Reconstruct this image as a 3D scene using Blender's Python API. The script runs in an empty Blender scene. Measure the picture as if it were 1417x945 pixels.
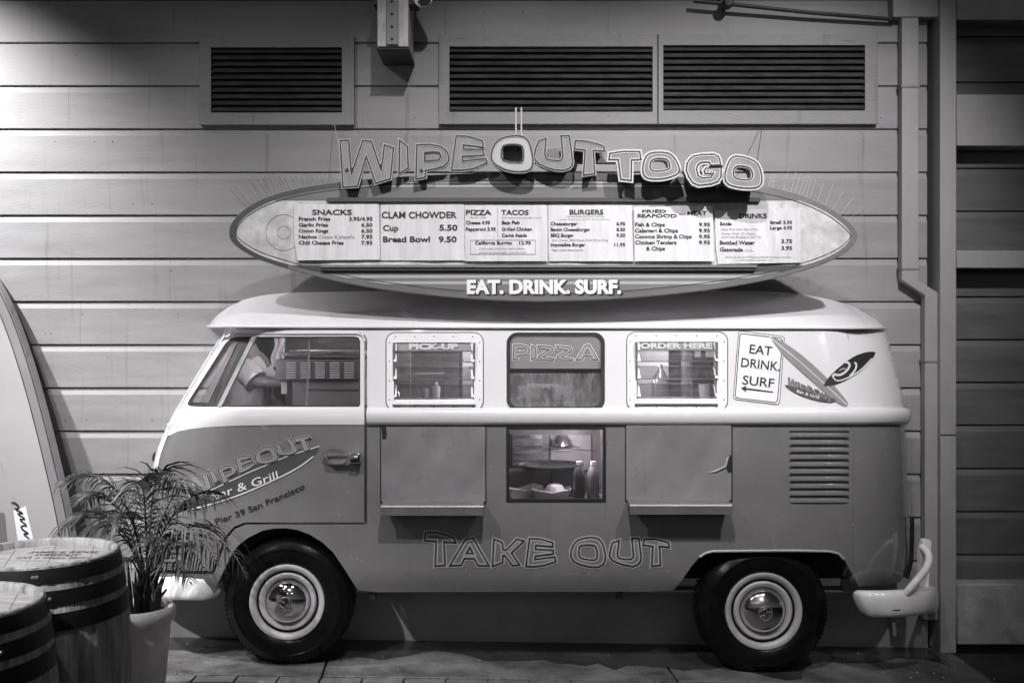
import bpy, bmesh, math, random
from mathutils import Vector, Matrix, geometry as geo
random.seed(7)
R = math.radians
S = bpy.context.scene
COL = S.collection
# ------------------------------------------------------------------ camera
F, CX, CY, DC, HC = 1370.0, 708.5, 472.5, 5.0, 1.62
cd = bpy.data.cameras.new('camera'); cam = bpy.data.objects.new('camera', cd); COL.objects.link(cam)
cd.sensor_width = 36; cd.lens = 36*F/1417; cd.clip_end = 500; cd.clip_start = .05
cam.location = (0, -DC, HC); cam.rotation_euler = (R(90), 0, 0)
S.camera = cam
# ------------------------------------------------------------------ night light
W = bpy.data.worlds.new('World'); S.world = W; W.use_nodes = True
nt = W.node_tree; nt.nodes.clear()
sky = nt.nodes.new('ShaderNodeTexSky'); sky.sky_type = 'NISHITA'; sky.sun_disc = False
sky.sun_elevation = R(35); sky.sun_rotation = R(180)
bw = nt.nodes.new('ShaderNodeRGBToBW'); bg = nt.nodes.new('ShaderNodeBackground'); wo = nt.nodes.new('ShaderNodeOutputWorld')
nt.links.new(sky.outputs[0], bw.inputs[0]); nt.links.new(bw.outputs[0], bg.inputs[0]); nt.links.new(bg.outputs[0], wo.inputs[0])
bg.inputs[1].default_value = 0.0075
sl = bpy.data.lights.new('sun', 'SUN'); so = bpy.data.objects.new('sun', sl); COL.objects.link(so)
sl.energy = 0.06; sl.angle = R(12); so.rotation_euler = (R(55), 0, 0)
def lamp(name, loc, aim, power, cone=80, blend=1.0, rad=.05):
    l = bpy.data.lights.new(name, 'SPOT'); l.energy = power; l.spot_size = R(cone); l.spot_blend = blend; l.shadow_soft_size = rad
    o = bpy.data.objects.new(name, l); COL.objects.link(o); o.location = loc
    o.rotation_euler = (Vector(aim)-Vector(loc)).to_track_quat('-Z', 'Y').to_euler()
def bulb(name, loc, power, rad=.04):
    l = bpy.data.lights.new(name, 'POINT'); l.energy = power; l.shadow_soft_size = rad
    o = bpy.data.objects.new(name, l); COL.objects.link(o); o.location = loc
lamp('floodlight_and_fill_beam', (.1, -2.9, 4.9), (.12, .2, 1.64), 660, 55)
lamp('floodlight_and_fill_beam', (-2.5, -3.0, 4.5), (-1.25, -.1, 1.15), 390, 66)
lamp('floodlight_and_fill_beam', (2.0, -2.7, 4.4), (1.35, .45, 1.98), 600, 54)
lamp('floodlight_and_fill_beam', (-3.75, -.75, 4.0), (-3.4, .5, 1.9), 980, 93)
lamp('floodlight_and_fill_beam', (-3.3, -4.4, 4.3), (-1.88, -1.15, .45), 1700, 29)  # unseen fill spot, added to brighten the barrels and pot
lamp('floodlight_and_fill_beam', (-2.9, -1.2, 3.2), (-2.0, .45, .72), 190, 40)
for i in range(9):
    bulb('street_bulb', (-4.5+i*1.1+random.uniform(-.2, .2), -7.5-random.random()*2, 3.1+random.uniform(0, .9)), 12, .03)
for x, y, z, p in ((-1.1, .75, 1.75, 6), (-1.47, .28, 1.50, 2.6), (-.3, 1.1, 1.66, 9), (.95, .7, 1.66, 13), (.30, .09, 1.16, 13.0), (.12, .16, 1.70, 8), (.75, .2, 1.68, 2.5)):
    bulb('kitchen_and_fill_bulb', (x, y, z), p, .05)  # kitchen lamps plus fill bulbs added to brighten the worker and window contents
S.view_settings.view_transform = 'Standard'; S.view_settings.look = 'None'
S.view_settings.exposure = 0.0; S.view_settings.gamma = 1.0; S.view_settings.use_curve_mapping = False
S.render.engine = 'CYCLES'; S.cycles.use_denoising = True; S.cycles.max_bounces = 6
# ------------------------------------------------------------------ helpers
def P(px, py, Y=0.0):
    k = (DC+Y)/F
    return Vector(((px-CX)*k, Y, HC-(py-CY)*k))
def xz(px, py, Y):
    v = P(px, py, Y); return v.x, v.z
def lerp(a, b, t): return a+(b-a)*t
def interp(tab, v):
    if v <= tab[0][0]: return tab[0][1]
    for (a, p), (b, q) in zip(tab, tab[1:]):
        if v <= b:
            t = (v-a)/(b-a); return lerp(p, q, t)
    return tab[-1][1]
def sinterp(tab, v):                        # smooth (monotone cubic) interpolation
    n = len(tab)
    if v <= tab[0][0]: return tab[0][1]
    if v >= tab[-1][0]: return tab[-1][1]
    d = [(tab[i+1][1]-tab[i][1])/(tab[i+1][0]-tab[i][0]) for i in range(n-1)]
    m = [d[0]]+[0 if d[i-1]*d[i] <= 0 else 2*d[i-1]*d[i]/(d[i-1]+d[i]) for i in range(1, n-1)]+[d[-1]]
    for i in range(n-1):
        if v <= tab[i+1][0]:
            h = tab[i+1][0]-tab[i][0]; t = (v-tab[i][0])/h
            return ((2*t**3-3*t*t+1)*tab[i][1]+(t**3-2*t*t+t)*h*m[i]+(-2*t**3+3*t*t)*tab[i+1][1]+(t**3-t*t)*h*m[i+1])
def inside(p, poly):
    x, y = p; c = False; j = len(poly)-1
    for i in range(len(poly)):
        xi, yi = poly[i]; xj, yj = poly[j]
        if (yi > y) != (yj > y) and x < (xj-xi)*(y-yi)/(yj-yi)+xi: c = not c
        j = i
    return c
def dens(poly, sp, closed=True):
    out = []; n = len(poly)
    for i in range(n if closed else n-1):
        a = poly[i]; b = poly[(i+1) % n]; L = math.hypot(b[0]-a[0], b[1]-a[1]); k = max(1, int(math.ceil(L/sp)))
        for q in range(k): out.append((lerp(a[0], b[0], q/k), lerp(a[1], b[1], q/k)))
    if not closed: out.append(poly[-1])
    return out
def chaikin(p, it=2, closed=True):
    for _ in range(it):
        q = []; n = len(p)
        for i in range(n if closed else n-1):
            a, b = p[i], p[(i+1) % n]
            q += [(.75*a[0]+.25*b[0], .75*a[1]+.25*b[1]), (.25*a[0]+.75*b[0], .25*a[1]+.75*b[1])]
        p = q if closed else [p[0]]+q+[p[-1]]
    return p
def rrect(x0, y0, x1, y1, r, n=6):
    out = []
    for cx, cy, a0 in ((x1-r, y0+r, -90), (x1-r, y1-r, 0), (x0+r, y1-r, 90), (x0+r, y0+r, 180)):
        for i in range(n+1):
            a = R(a0+90*i/n); out.append((cx+r*math.cos(a), cy+r*math.sin(a)))
    return out
def rect(x0, y0, x1, y1): return [(x0, y0), (x1, y0), (x1, y1), (x0, y1)]
def segdist(p, a, b):
    dx, dy = b[0]-a[0], b[1]-a[1]; L = dx*dx+dy*dy
    t = 0 if L == 0 else max(0, min(1, ((p[0]-a[0])*dx+(p[1]-a[1])*dy)/L))
    return math.hypot(p[0]-a[0]-t*dx, p[1]-a[1]-t*dy)
def cdt(outline, holes=(), sp=10, extra=None):
    loops = [dens(outline, sp)]+[dens(h, sp) for h in holes]
    vs, es = [], []
    for L in loops:
        b = len(vs); vs += L; es += [(b+i, b+(i+1) % len(L)) for i in range(len(L))]
    xs = [v[0] for v in loops[0]]; ys = [v[1] for v in loops[0]]
    pts = []
    if max(xs)-min(xs) > sp*1.5 and max(ys)-min(ys) > sp*1.5:
        nx = int((max(xs)-min(xs))/sp); ny = int((max(ys)-min(ys))/sp)
        for j in range(1, ny+1):
            for i in range(1, nx+1):
                pts.append((min(xs)+i*sp, min(ys)+j*sp))
    if extra: pts += extra
    segs = [(L[i], L[(i+1) % len(L)]) for L in loops for i in range(len(L))]
    for p in pts:
        if not inside(p, loops[0]) or any(inside(p, h) for h in loops[1:]): continue
        if any(abs(a[0]-p[0]) < 3*sp and segdist(p, a, b) < sp*.25 for a, b in segs): continue
        vs.append(p)
    r = geo.delaunay_2d_cdt([Vector(v) for v in vs], es, [], 0, 1e-5)
    V = [tuple(v) for v in r[0]]; Fs = []
    for f in r[2]:
        c = (sum(V[i][0] for i in f)/3, sum(V[i][1] for i in f)/3)
        if inside(c, loops[0]) and not any(inside(c, h) for h in loops[1:]): Fs.append(tuple(f))
    return V, Fs
def ccw(p):
    return sum(p[i][0]*p[(i+1) % len(p)][1]-p[(i+1) % len(p)][0]*p[i][1] for i in range(len(p))) > 0
class MB:
    def __init__(s): s.v = []; s.f = []
    def add(s, vs, fs):
        b = len(s.v); s.v += [Vector(v) for v in vs]; s.f += [tuple(b+i for i in f) for f in fs]; return s
    def box(s, x0, x1, y0, y1, z0, z1):
        return s.add([(x0,y0,z0),(x1,y0,z0),(x1,y1,z0),(x0,y1,z0),(x0,y0,z1),(x1,y0,z1),(x1,y1,z1),(x0,y1,z1)],
                     [(0,3,2,1),(4,5,6,7),(0,1,5,4),(1,2,6,5),(2,3,7,6),(3,0,4,7)])
    def pbox(s, px0, py0, px1, py1, Y0, Y1):
        a = P(px0, py0, Y0); b = P(px1, py1, Y0)
        return s.box(a.x, b.x, Y0, Y1, b.z, a.z)
    def tube(s, pts, r, n=8, cap=True):
        pts = [Vector(p) for p in pts]; m = len(pts); rr = r if isinstance(r, (list, tuple)) else [r]*m
        rings = []; up = None
        for i, p in enumerate(pts):
            t = (pts[min(i+1, m-1)]-pts[max(i-1, 0)])
            if t.length < 1e-9: t = Vector((0, 0, 1))
            t.normalize()
            if up is None:
                up = t.orthogonal().normalized()
            up = (up-t*up.dot(t))
            if up.length < 1e-6: up = t.orthogonal()
            up.normalize(); sd = t.cross(up)
            rings.append([p+(up*math.cos(2*math.pi*k/n)+sd*math.sin(2*math.pi*k/n))*rr[i] for k in range(n)])
        vs = [v for g in rings for v in g]
        fs = [(i*n+k, i*n+(k+1) % n, (i+1)*n+(k+1) % n, (i+1)*n+k) for i in range(m-1) for k in range(n)]
        if cap: fs += [tuple(range(n-1, -1, -1)), tuple((m-1)*n+k for k in range(n))]
        return s.add(vs, fs)
    def sweep(s, path, prof, closed_prof=True):   # path: world pts in XY plane order; prof: (offset outward, z)
        path = [Vector(p) for p in path]; m = len(path); n = len(prof); vs = []
        for i, p in enumerate(path):
            t = path[min(i+1, m-1)]-path[max(i-1, 0)]; t.z = 0; t.normalize(); o = Vector((t.y, -t.x, 0))
            for a, z in prof: vs.append(p+o*a+Vector((0, 0, z)))
        fs = [(i*n+k, i*n+(k+1) % n, (i+1)*n+(k+1) % n, (i+1)*n+k) for i in range(m-1) for k in range(n)]
        fs += [tuple(range(n-1, -1, -1)), tuple((m-1)*n+k for k in range(n))]
        return s.add(vs, fs)
    def lathe(s, prof, c, axis='Z', n=48, capend=False):
        c = Vector(c); vs = []
        for r, h in prof:
            for k in range(n):
                a = 2*math.pi*k/n
                vs.append(c+(Vector((r*math.cos(a), r*math.sin(a), h)) if axis == 'Z' else Vector((r*math.cos(a), h, r*math.sin(a)))))
        fs = []
        for i in range(len(prof)-1):
            for k in range(n):
                q = (i*n+k, i*n+(k+1) % n, (i+1)*n+(k+1) % n, (i+1)*n+k)
                fs.append(q if axis == 'Z' else q[::-1])
        if capend: fs += [tuple(range(n)), tuple((len(prof)-1)*n+k for k in range(n))]
        return s.add(vs, fs)
    def fill(s, outline, holes=(), Y=0.0, sp=10, depth=0.0, off=0.0, extra=None, ray=False):
        yf = Y if callable(Y) else (lambda a, b: Y)
        V, Fs = cdt(outline, holes, sp, extra)
        vs = [P(a, b, yf(a, b)) for a, b in V]
        if off: vs = [Vector((v.x, v.y-off, v.z)) for v in vs]
        fs = []
        for f in Fs:
            n = (vs[f[1]]-vs[f[0]]).cross(vs[f[2]]-vs[f[0]])
            fs.append(f if n.y <= 0 else f[::-1])
        if depth:
            cnt = {}
            for f in fs:
                for i in range(len(f)):
                    e = (f[i], f[(i+1) % len(f)]); cnt[e] = 1
            bd = [e for e in cnt if (e[1], e[0]) not in cnt]; mp = {}
            for e in bd:
                for i in e:
                    if i not in mp:
                        mp[i] = len(vs); v = vs[i]
                        d = depth(v) if callable(depth) else depth
                        vs.append(Vector((v.x, v.y+d, v.z)))
            fs += [(e[1], e[0], mp[e[0]], mp[e[1]]) for e in bd]
        return s.add(vs, fs)
    def prism(s, outline, holes=(), Y0=0.0, Y1=.05, sp=40, back=True):
        s.fill(outline, holes, Y0, sp, depth=Y1-Y0)
        if back:
            V, Fs = cdt(outline, holes, sp)
            vs = [P(a, b, Y0) for a, b in V]; vs = [Vector((v.x, Y1, v.z)) for v in vs]; fs = []
            for f in Fs:
                n = (vs[f[1]]-vs[f[0]]).cross(vs[f[2]]-vs[f[0]]); fs.append(f if n.y >= 0 else f[::-1])
            s.add(vs, fs)
        return s
    def ribbon(s, pts, w, Y=0.0, closed=True, off=0.0, shift=0.0, sp=8):
        yf = Y if callable(Y) else (lambda a, b: Y)
        p = dens(pts, sp, closed); n = len(p); L = []; Rr = []
        for i in range(n):
            a = p[(i-1) % n] if closed or i > 0 else p[i]; b = p[i]; c = p[(i+1) % n] if closed or i < n-1 else p[i]
            d1 = Vector((b[0]-a[0], b[1]-a[1])); d2 = Vector((c[0]-b[0], c[1]-b[1]))
            if d1.length < 1e-6: d1 = d2
            if d2.length < 1e-6: d2 = d1
            d1.normalize(); d2.normalize(); nn = Vector((-d1.y-d2.y, d1.x+d2.x))
            if nn.length < 1e-4: nn = Vector((-d1.y, d1.x))
            nn.normalize(); k = 1/max(.45, nn.dot(Vector((-d1.y, d1.x))))
            q = (b[0]+nn.x*shift*k, b[1]+nn.y*shift*k)
            L.append((q[0]+nn.x*w*k/2, q[1]+nn.y*w*k/2)); Rr.append((q[0]-nn.x*w*k/2, q[1]-nn.y*w*k/2))
        vs = [P(a, b, yf(a, b))-Vector((0, off, 0)) for a, b in L+Rr]; fs = []
        for i in range(n if closed else n-1):
            j = (i+1) % n; f = (i, j, n+j, n+i)
            nm = (vs[f[1]]-vs[f[0]]).cross(vs[f[2]]-vs[f[0]]); fs.append(f if nm.y <= 0 else f[::-1])
        return s.add(vs, fs)
    def build(s, name, mat, parent=None, smooth=35, bevel=0, seg=2):
        me = bpy.data.meshes.new(name); me.from_pydata([tuple(v) for v in s.v], [], s.f); me.validate(); me.update()
        o = bpy.data.objects.new(name, me); COL.objects.link(o); me.materials.append(mat)
        if smooth:
            for p in me.polygons: p.use_smooth = True
            me.set_sharp_from_angle(angle=R(smooth))
        if bevel:
            b = o.modifiers.new('bevel', 'BEVEL'); b.width = bevel; b.segments = seg; b.limit_method = 'ANGLE'; b.angle_limit = R(40)
        if parent is not None:
            o.parent = parent
            if parent.type == 'EMPTY': o.matrix_parent_inverse = Matrix.Translation(-parent.location)
        return o
def tag(o, label=None, cat=None, group=None, kind=None):
    if label: o['label'] = label
    if cat: o['category'] = cat
    if group: o['group'] = group
    if kind: o['kind'] = kind
    return o
def thing(name, loc, label, cat, group=None):
    o = bpy.data.objects.new(name, None); COL.objects.link(o); o.location = loc; o.empty_display_size = .1
    return tag(o, label, cat, group)
# text ------------------------------------------------------------------
_tc = {}
def glyphs(s, bold, shear=0.0):
    k = (s, bold, shear)
    if k not in _tc:
        cu = bpy.data.curves.new('txt', 'FONT'); cu.body = s; cu.offset = bold; cu.resolution_u = 3; cu.shear = shear
        o = bpy.data.objects.new('txt', cu); COL.objects.link(o)
        dg = bpy.context.evaluated_depsgraph_get(); me = bpy.data.meshes.new_from_object(o.evaluated_get(dg))
        _tc[k] = ([tuple(v.co[:2]) for v in me.vertices], [tuple(p.vertices) for p in me.polygons])
        COL.objects.unlink(o); bpy.data.objects.remove(o); bpy.data.curves.remove(cu); bpy.data.meshes.remove(me)
    return _tc[k]
def text(mb, s, x0, x1, yb, cap, Y=0.0, bold=.02, off=.002, rot=0, arc=0, shear=0.0, jig=0):
    V, Fs = glyphs(s, bold, shear)
    if not V: return
    a = min(v[0] for v in V); b = max(v[0] for v in V)
    h = .73
    yf = Y if callable(Y) else (lambda p, q: Y)
    vs = []; c, sn = math.cos(R(rot)), math.sin(R(rot))
    for u, v in V:
        lx = (u-a)/(b-a)*(x1-x0); ly = -v/h*cap+arc*4*(lx/(x1-x0)-.5)**2
        if jig: ly += jig*math.sin(lx*.9+x0)
        px, py = x0+lx*c+ly*sn, yb-lx*sn+ly*c
        p = P(px, py, yf(px, py)); vs.append(Vector((p.x, p.y-off, p.z)))
    fs = []
    for f in Fs:
        n = (vs[f[1]]-vs[f[0]]).cross(vs[f[2]]-vs[f[0]]); fs.append(f if n.y <= 0 else f[::-1])
    mb.add(vs, fs)
# ------------------------------------------------------------------ materials
def col(g): return (g, g*.962, g*.992, 1)
def mat(name, g, rough=.5, metal=0.0, var=.12, scale=4.0, stretch=(1, 1, 1), bump=0.0, bscale=60.0, coat=0.0, spots=0.0, sscale=18.0, rvar=.1, g2=None, spec=.5, drip=0.0):
    m = bpy.data.materials.new(name); m.use_nodes = True; t = m.node_tree; N = t.nodes; L = t.links; b = N['Principled BSDF']
    tc = N.new('ShaderNodeTexCoord'); mp = N.new('ShaderNodeMapping'); mp.inputs['Scale'].default_value = stretch; L.new(tc.outputs['Object'], mp.inputs[0])
    nz = N.new('ShaderNodeTexNoise'); nz.inputs['Scale'].default_value = scale; nz.inputs['Detail'].default_value = 6; nz.inputs['Roughness'].default_value = .62; L.new(mp.outputs[0], nz.inputs[0])
    rp = N.new('ShaderNodeValToRGB'); rp.color_ramp.elements[0].position = .3; rp.color_ramp.elements[1].position = .72
    lo = g*(1-var) if g2 is None else g2; hi = g*(1+var) if g2 is None else g
    rp.color_ramp.elements[0].color = col(lo); rp.color_ramp.elements[1].color = col(hi); L.new(nz.outputs[0], rp.inputs[0])
    out = rp.outputs[0]
    if spots:
        n2 = N.new('ShaderNodeTexNoise'); n2.inputs['Scale'].default_value = sscale; n2.inputs['Detail'].default_value = 8; n2.inputs['Roughness'].default_value = .75; L.new(mp.outputs[0], n2.inputs[0])
        r2 = N.new('ShaderNodeValToRGB'); r2.color_ramp.elements[0].position = .60; r2.color_ramp.elements[1].position = .72
        r2.color_ramp.elements[0].color = (0, 0, 0, 1); r2.color_ramp.elements[1].color = (spots,)*3+(1,); L.new(n2.outputs[0], r2.inputs[0])
        mx = N.new('ShaderNodeMix'); mx.data_type = 'RGBA'; L.new(r2.outputs[0], mx.inputs['Factor']); L.new(out, mx.inputs['A']); mx.inputs['B'].default_value = col(g*.3); out = mx.outputs['Result']
    if drip:
        m5 = N.new('ShaderNodeMapping'); m5.inputs['Scale'].default_value = (11, 11, .55); L.new(tc.outputs['Object'], m5.inputs[0])
        n5 = N.new('ShaderNodeTexNoise'); n5.inputs['Scale'].default_value = 1.6; n5.inputs['Detail'].default_value = 7; n5.inputs['Roughness'].default_value = .7; L.new(m5.outputs[0], n5.inputs[0])
        r5 = N.new('ShaderNodeValToRGB'); r5.color_ramp.elements[0].position = .58; r5.color_ramp.elements[1].position = .8
        r5.color_ramp.elements[0].color = (0, 0, 0, 1); r5.color_ramp.elements[1].color = (drip,)*3+(1,); L.new(n5.outputs[0], r5.inputs[0])
        x5 = N.new('ShaderNodeMix'); x5.data_type = 'RGBA'; L.new(r5.outputs[0], x5.inputs['Factor']); L.new(out, x5.inputs['A']); x5.inputs['B'].default_value = col(g*.35); out = x5.outputs['Result']
    L.new(out, b.inputs['Base Color'])
    n3 = N.new('ShaderNodeMapRange'); L.new(nz.outputs[0], n3.inputs[0]); n3.inputs[1].default_value = .3; n3.inputs[2].default_value = .7
    n3.inputs[3].default_value = max(.02, rough-rvar*rough); n3.inputs[4].default_value = min(1, rough+rvar*rough); L.new(n3.outputs[0], b.inputs['Roughness'])
    b.inputs['Metallic'].default_value = metal; b.inputs['Coat Weight'].default_value = coat; b.inputs['Coat Roughness'].default_value = .06; b.inputs['Specular IOR Level'].default_value = spec
    if bump:
        n4 = N.new('ShaderNodeTexNoise'); n4.inputs['Scale'].default_value = bscale; n4.inputs['Detail'].default_value = 5; L.new(mp.outputs[0], n4.inputs[0])
        bp = N.new('ShaderNodeBump'); bp.inputs['Strength'].default_value = bump; bp.inputs['Distance'].default_value = .01; L.new(n4.outputs[0], bp.inputs['Height']); L.new(bp.outputs[0], b.inputs['Normal'])
    return m
def glass(name, tint=.85, refl=.10, dirt=.05):
    m = bpy.data.materials.new(name); m.use_nodes = True; t = m.node_tree; t.nodes.clear(); L = t.links; N = t.nodes
    o = N.new('ShaderNodeOutputMaterial'); mx = N.new('ShaderNodeMixShader'); a = N.new('ShaderNodeBsdfTransparent'); g = N.new('ShaderNodeBsdfGlossy')
    a.inputs[0].default_value = col(tint); g.inputs[0].default_value = col(.9); g.inputs[1].default_value = .04
    fr = N.new('ShaderNodeFresnel'); fr.inputs[0].default_value = 1.5; ad = N.new('ShaderNodeMath'); ad.inputs[1].default_value = refl-.04; L.new(fr.outputs[0], ad.inputs[0])
    L.new(ad.outputs[0], mx.inputs[0]); L.new(a.outputs[0], mx.inputs[1]); L.new(g.outputs[0], mx.inputs[2])
    d = N.new('ShaderNodeBsdfDiffuse'); d.inputs[0].default_value = col(.55); m2 = N.new('ShaderNodeMixShader')
    tc = N.new('ShaderNodeTexCoord'); mp = N.new('ShaderNodeMapping'); mp.inputs['Scale'].default_value = (14, 14, 5); nz = N.new('ShaderNodeTexNoise'); nz.inputs['Scale'].default_value = 1.5; nz.inputs['Detail'].default_value = 8; nz.inputs['Roughness'].default_value = .75
    rg = N.new('ShaderNodeMapRange'); rg.inputs[1].default_value = .35; rg.inputs[2].default_value = .75; rg.inputs[3].default_value = dirt*.3; rg.inputs[4].default_value = dirt*2
    L.new(tc.outputs['Object'], mp.inputs[0]); L.new(mp.outputs[0], nz.inputs[0]); L.new(nz.outputs[0], rg.inputs[0]); L.new(rg.outputs[0], m2.inputs[0])
    L.new(mx.outputs[0], m2.inputs[1]); L.new(d.outputs[0], m2.inputs[2]); L.new(m2.outputs[0], o.inputs[0])
    return m
M = {}
M['wall'] = mat('painted_clapboard', .26, .6, var=.13, scale=2.2, stretch=(1, 1, 6), bump=.13, bscale=34, spots=.5, sscale=8, drip=.8)
M['trim'] = mat('painted_trim', .22, .6, var=.14, scale=5, stretch=(1, 1, 3), bump=.25, bscale=40, spots=.6, sscale=9, drip=.85)
M['post'] = mat('corner_trim_paint', .32, .55, var=.07, scale=4, stretch=(3, 3, 1), bump=.1, spots=.3)
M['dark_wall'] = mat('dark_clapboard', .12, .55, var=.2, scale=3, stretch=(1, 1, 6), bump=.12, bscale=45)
M['base'] = mat('dark_plinth_paint', .25, .7, var=.2, scale=3, bump=.15, bscale=70, spots=.3)
M['concrete_block'] = mat('rough_concrete', .34, .9, var=.25, scale=9, bump=.4, bscale=60, spots=.4)
M['slat'] = mat('louvre_slats', .055, .6, spec=.25, var=.4, scale=9, stretch=(1, 1, 4), bump=.1, spots=.5, sscale=14)
M['black'] = mat('black_void', .012, .8, var=.1)
M['rubber'] = mat('black_rubber', .016, .45, var=.25, scale=12, bump=.05)
M['tyre'] = mat('tyre_rubber', .006, .24, spec=.16, var=.3, scale=10, bump=.08, bscale=90)
M['white'] = mat('white_van_paint', .72, .3, var=.035, scale=3, coat=.6, bump=.012, bscale=7, spots=.10, sscale=6)
M['grey'] = mat('grey_van_paint', .18, .26, var=.13, scale=2.5, coat=.9, bump=.05, bscale=4, spots=.3, sscale=6, drip=.3)
M['hatch'] = mat('hatch_paint', .205, .4, var=.15, scale=4, coat=.3, bump=.15, bscale=7, spots=.5, sscale=9, drip=.3)
M['seam'] = mat('panel_seam', .012, .6)
M['chrome'] = mat('chrome', .72, .07, 1, var=.05, rvar=.5)
M['steel'] = mat('stainless_steel', .55, .27, 1, var=.1, scale=6, stretch=(1, 1, 12), rvar=.35)
M['sill'] = mat('aluminium_sill', .30, .38, .7, var=.12, scale=8, stretch=(1, 5, 5))
M['cream'] = mat('cream_rim_paint', .36, .4, var=.2, scale=12, spots=.5, sscale=30, coat=.2)
M['bumper'] = mat('white_bumper_paint', .86, .16, var=.12, scale=9, coat=.5, spots=.3, sscale=14)
M['gloss_white'] = mat('white_enamel', .8, .35, var=.04, scale=8, spots=.12)
M['board'] = mat('sign_board_grey', .175, .5, var=.08, scale=5, stretch=(1, 1, 4), spots=.2)
M['board_dark'] = mat('sign_board_rim', .06, .5, var=.1)
M['spike_dark'] = mat('dark_wire', .07, .5, .3)
M['shiny'] = mat('shiny_grey_metal', .42, .2, .5, var=.2, scale=12, stretch=(1, 1, 6))
M['board_mid'] = mat('sign_board_band', .145, .5, var=.12, scale=4, stretch=(1, 1, 5), spots=.3)
M['board_white'] = mat('worn_white_board', .50, .55, var=.3, scale=13, spots=.55, sscale=22, bump=.05)
M['stripe'] = mat('pale_stripe', .40, .5, var=.08)
M['paper'] = mat('laminated_paper', .62, .38, var=.14, scale=6, stretch=(4, 1, .8), bump=.03, bscale=14)
M['ink'] = mat('black_ink', .02, .6)
M['ink_grey'] = mat('grey_ink', .22, .6)
M['letter_side'] = mat('letter_side_metal', .10, .5, var=.2, scale=10)
M['letter_edge'] = mat('letter_white_edge', .5, .4, var=.06)
M['letter_face'] = mat('letter_grey_face', .215, .4, var=.14, scale=8, stretch=(4, 1, 1))
M['letter_face_pale'] = mat('letter_pale_face', .42, .4, var=.1, scale=8)
M['decal_dark'] = mat('decal_dark_grey', .075, .4)
M['decal_grey'] = mat('decal_grey', .16, .4, var=.06)
M['decal_mid'] = mat('decal_mid_grey', .25, .4)
M['decal_light'] = mat('decal_light_grey', .36, .4)
M['halo'] = mat('decal_pale_line', .34, .4)
M['decal_white'] = mat('decal_white', .72, .4)
M['decal_black'] = mat('decal_black', .026, .4)
M['glass'] = glass('window_glass', .86, .10, .035)
M['glass_dirty'] = glass('dirty_glass', .66, .14, .07); M['glass_grimy'] = glass('grimy_glass', .7, .14, .26)
M['kitchen'] = mat('kitchen_wall', .16, .6, var=.25, scale=3)
M['kitchen_pale'] = mat('kitchen_pale_panel', .25, .5, var=.15, scale=5)
M['shirt'] = mat('white_cotton', .6, .85, var=.12, scale=6, bump=1.0, bscale=11)
M['skin'] = mat('skin', .22, .5, var=.06)
M['hair'] = mat('dark_hair', .02, .5)
M['trousers'] = mat('dark_trousers', .04, .8)
M['cloth'] = mat('white_towel', .7, .9, var=.08, bump=.3, bscale=30)
M['wood'] = mat('barrel_oak', .42, .6, var=.4, scale=4, stretch=(8, 8, .8), bump=.4, bscale=24, spots=.85, sscale=3.2, g2=.10)
M['wood_head'] = mat('barrel_head_oak', .42, .5, var=.4, scale=5, stretch=(1.5, 6, 1), bump=.3, bscale=30, spots=.8, sscale=7, g2=.18)
M['hoop'] = mat('black_iron_hoop', .018, .42, .6, var=.4, scale=9, bump=.1)
M['pot'] = mat('pale_clay_pot', .78, .7, var=.16, scale=8, bump=.15, bscale=40, spots=.35, sscale=16)
M['soil'] = mat('potting_soil', .03, .95, var=.5, scale=30, bump=.8, bscale=50)
M['leaf'] = mat('palm_leaf', .035, .45, var=.35, scale=9)
M['leaf_dry'] = mat('palm_leaf_dry', .16, .6, var=.35, scale=9)
M['stalk'] = mat('palm_stalk', .05, .6, var=.4, scale=25, bump=.3)
M['surf'] = mat('white_surfboard', .36, .3, var=.08, scale=2.2, coat=.5, spots=.15, sscale=4)
M['surf_rail'] = mat('grey_rail_tape', .20, .45, var=.1)
M['conduit'] = mat('dark_conduit', .05, .5, .4, var=.2)
M['rust_box'] = mat('peeling_paint_wood', .50, .75, var=.3, scale=10, stretch=(3, 3, 1), bump=.3, bscale=40, spots=.85, sscale=20)
M['dark_wood'] = mat('dark_wood', .05, .7, var=.3, scale=6)
M['food'] = mat('pizza_bread', .3, .8, var=.5, scale=30, bump=.5, bscale=60)
M['asphalt'] = mat('dark_asphalt', .035, .75, var=.35, scale=14, bump=.5, bscale=120)
M['pavers'] = mat('brick_pavers', .12, .8, var=.3, scale=12, bump=.4, bscale=80)
M['slab'] = mat('worn_concrete', .185, .5, var=.4, scale=3.0, stretch=(1, 1.3, 1), bump=.8, bscale=60, spots=.9, sscale=4, rvar=.5, g2=.035)
M['litter'] = mat('dry_litter', .4, .9, var=.4)
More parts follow.
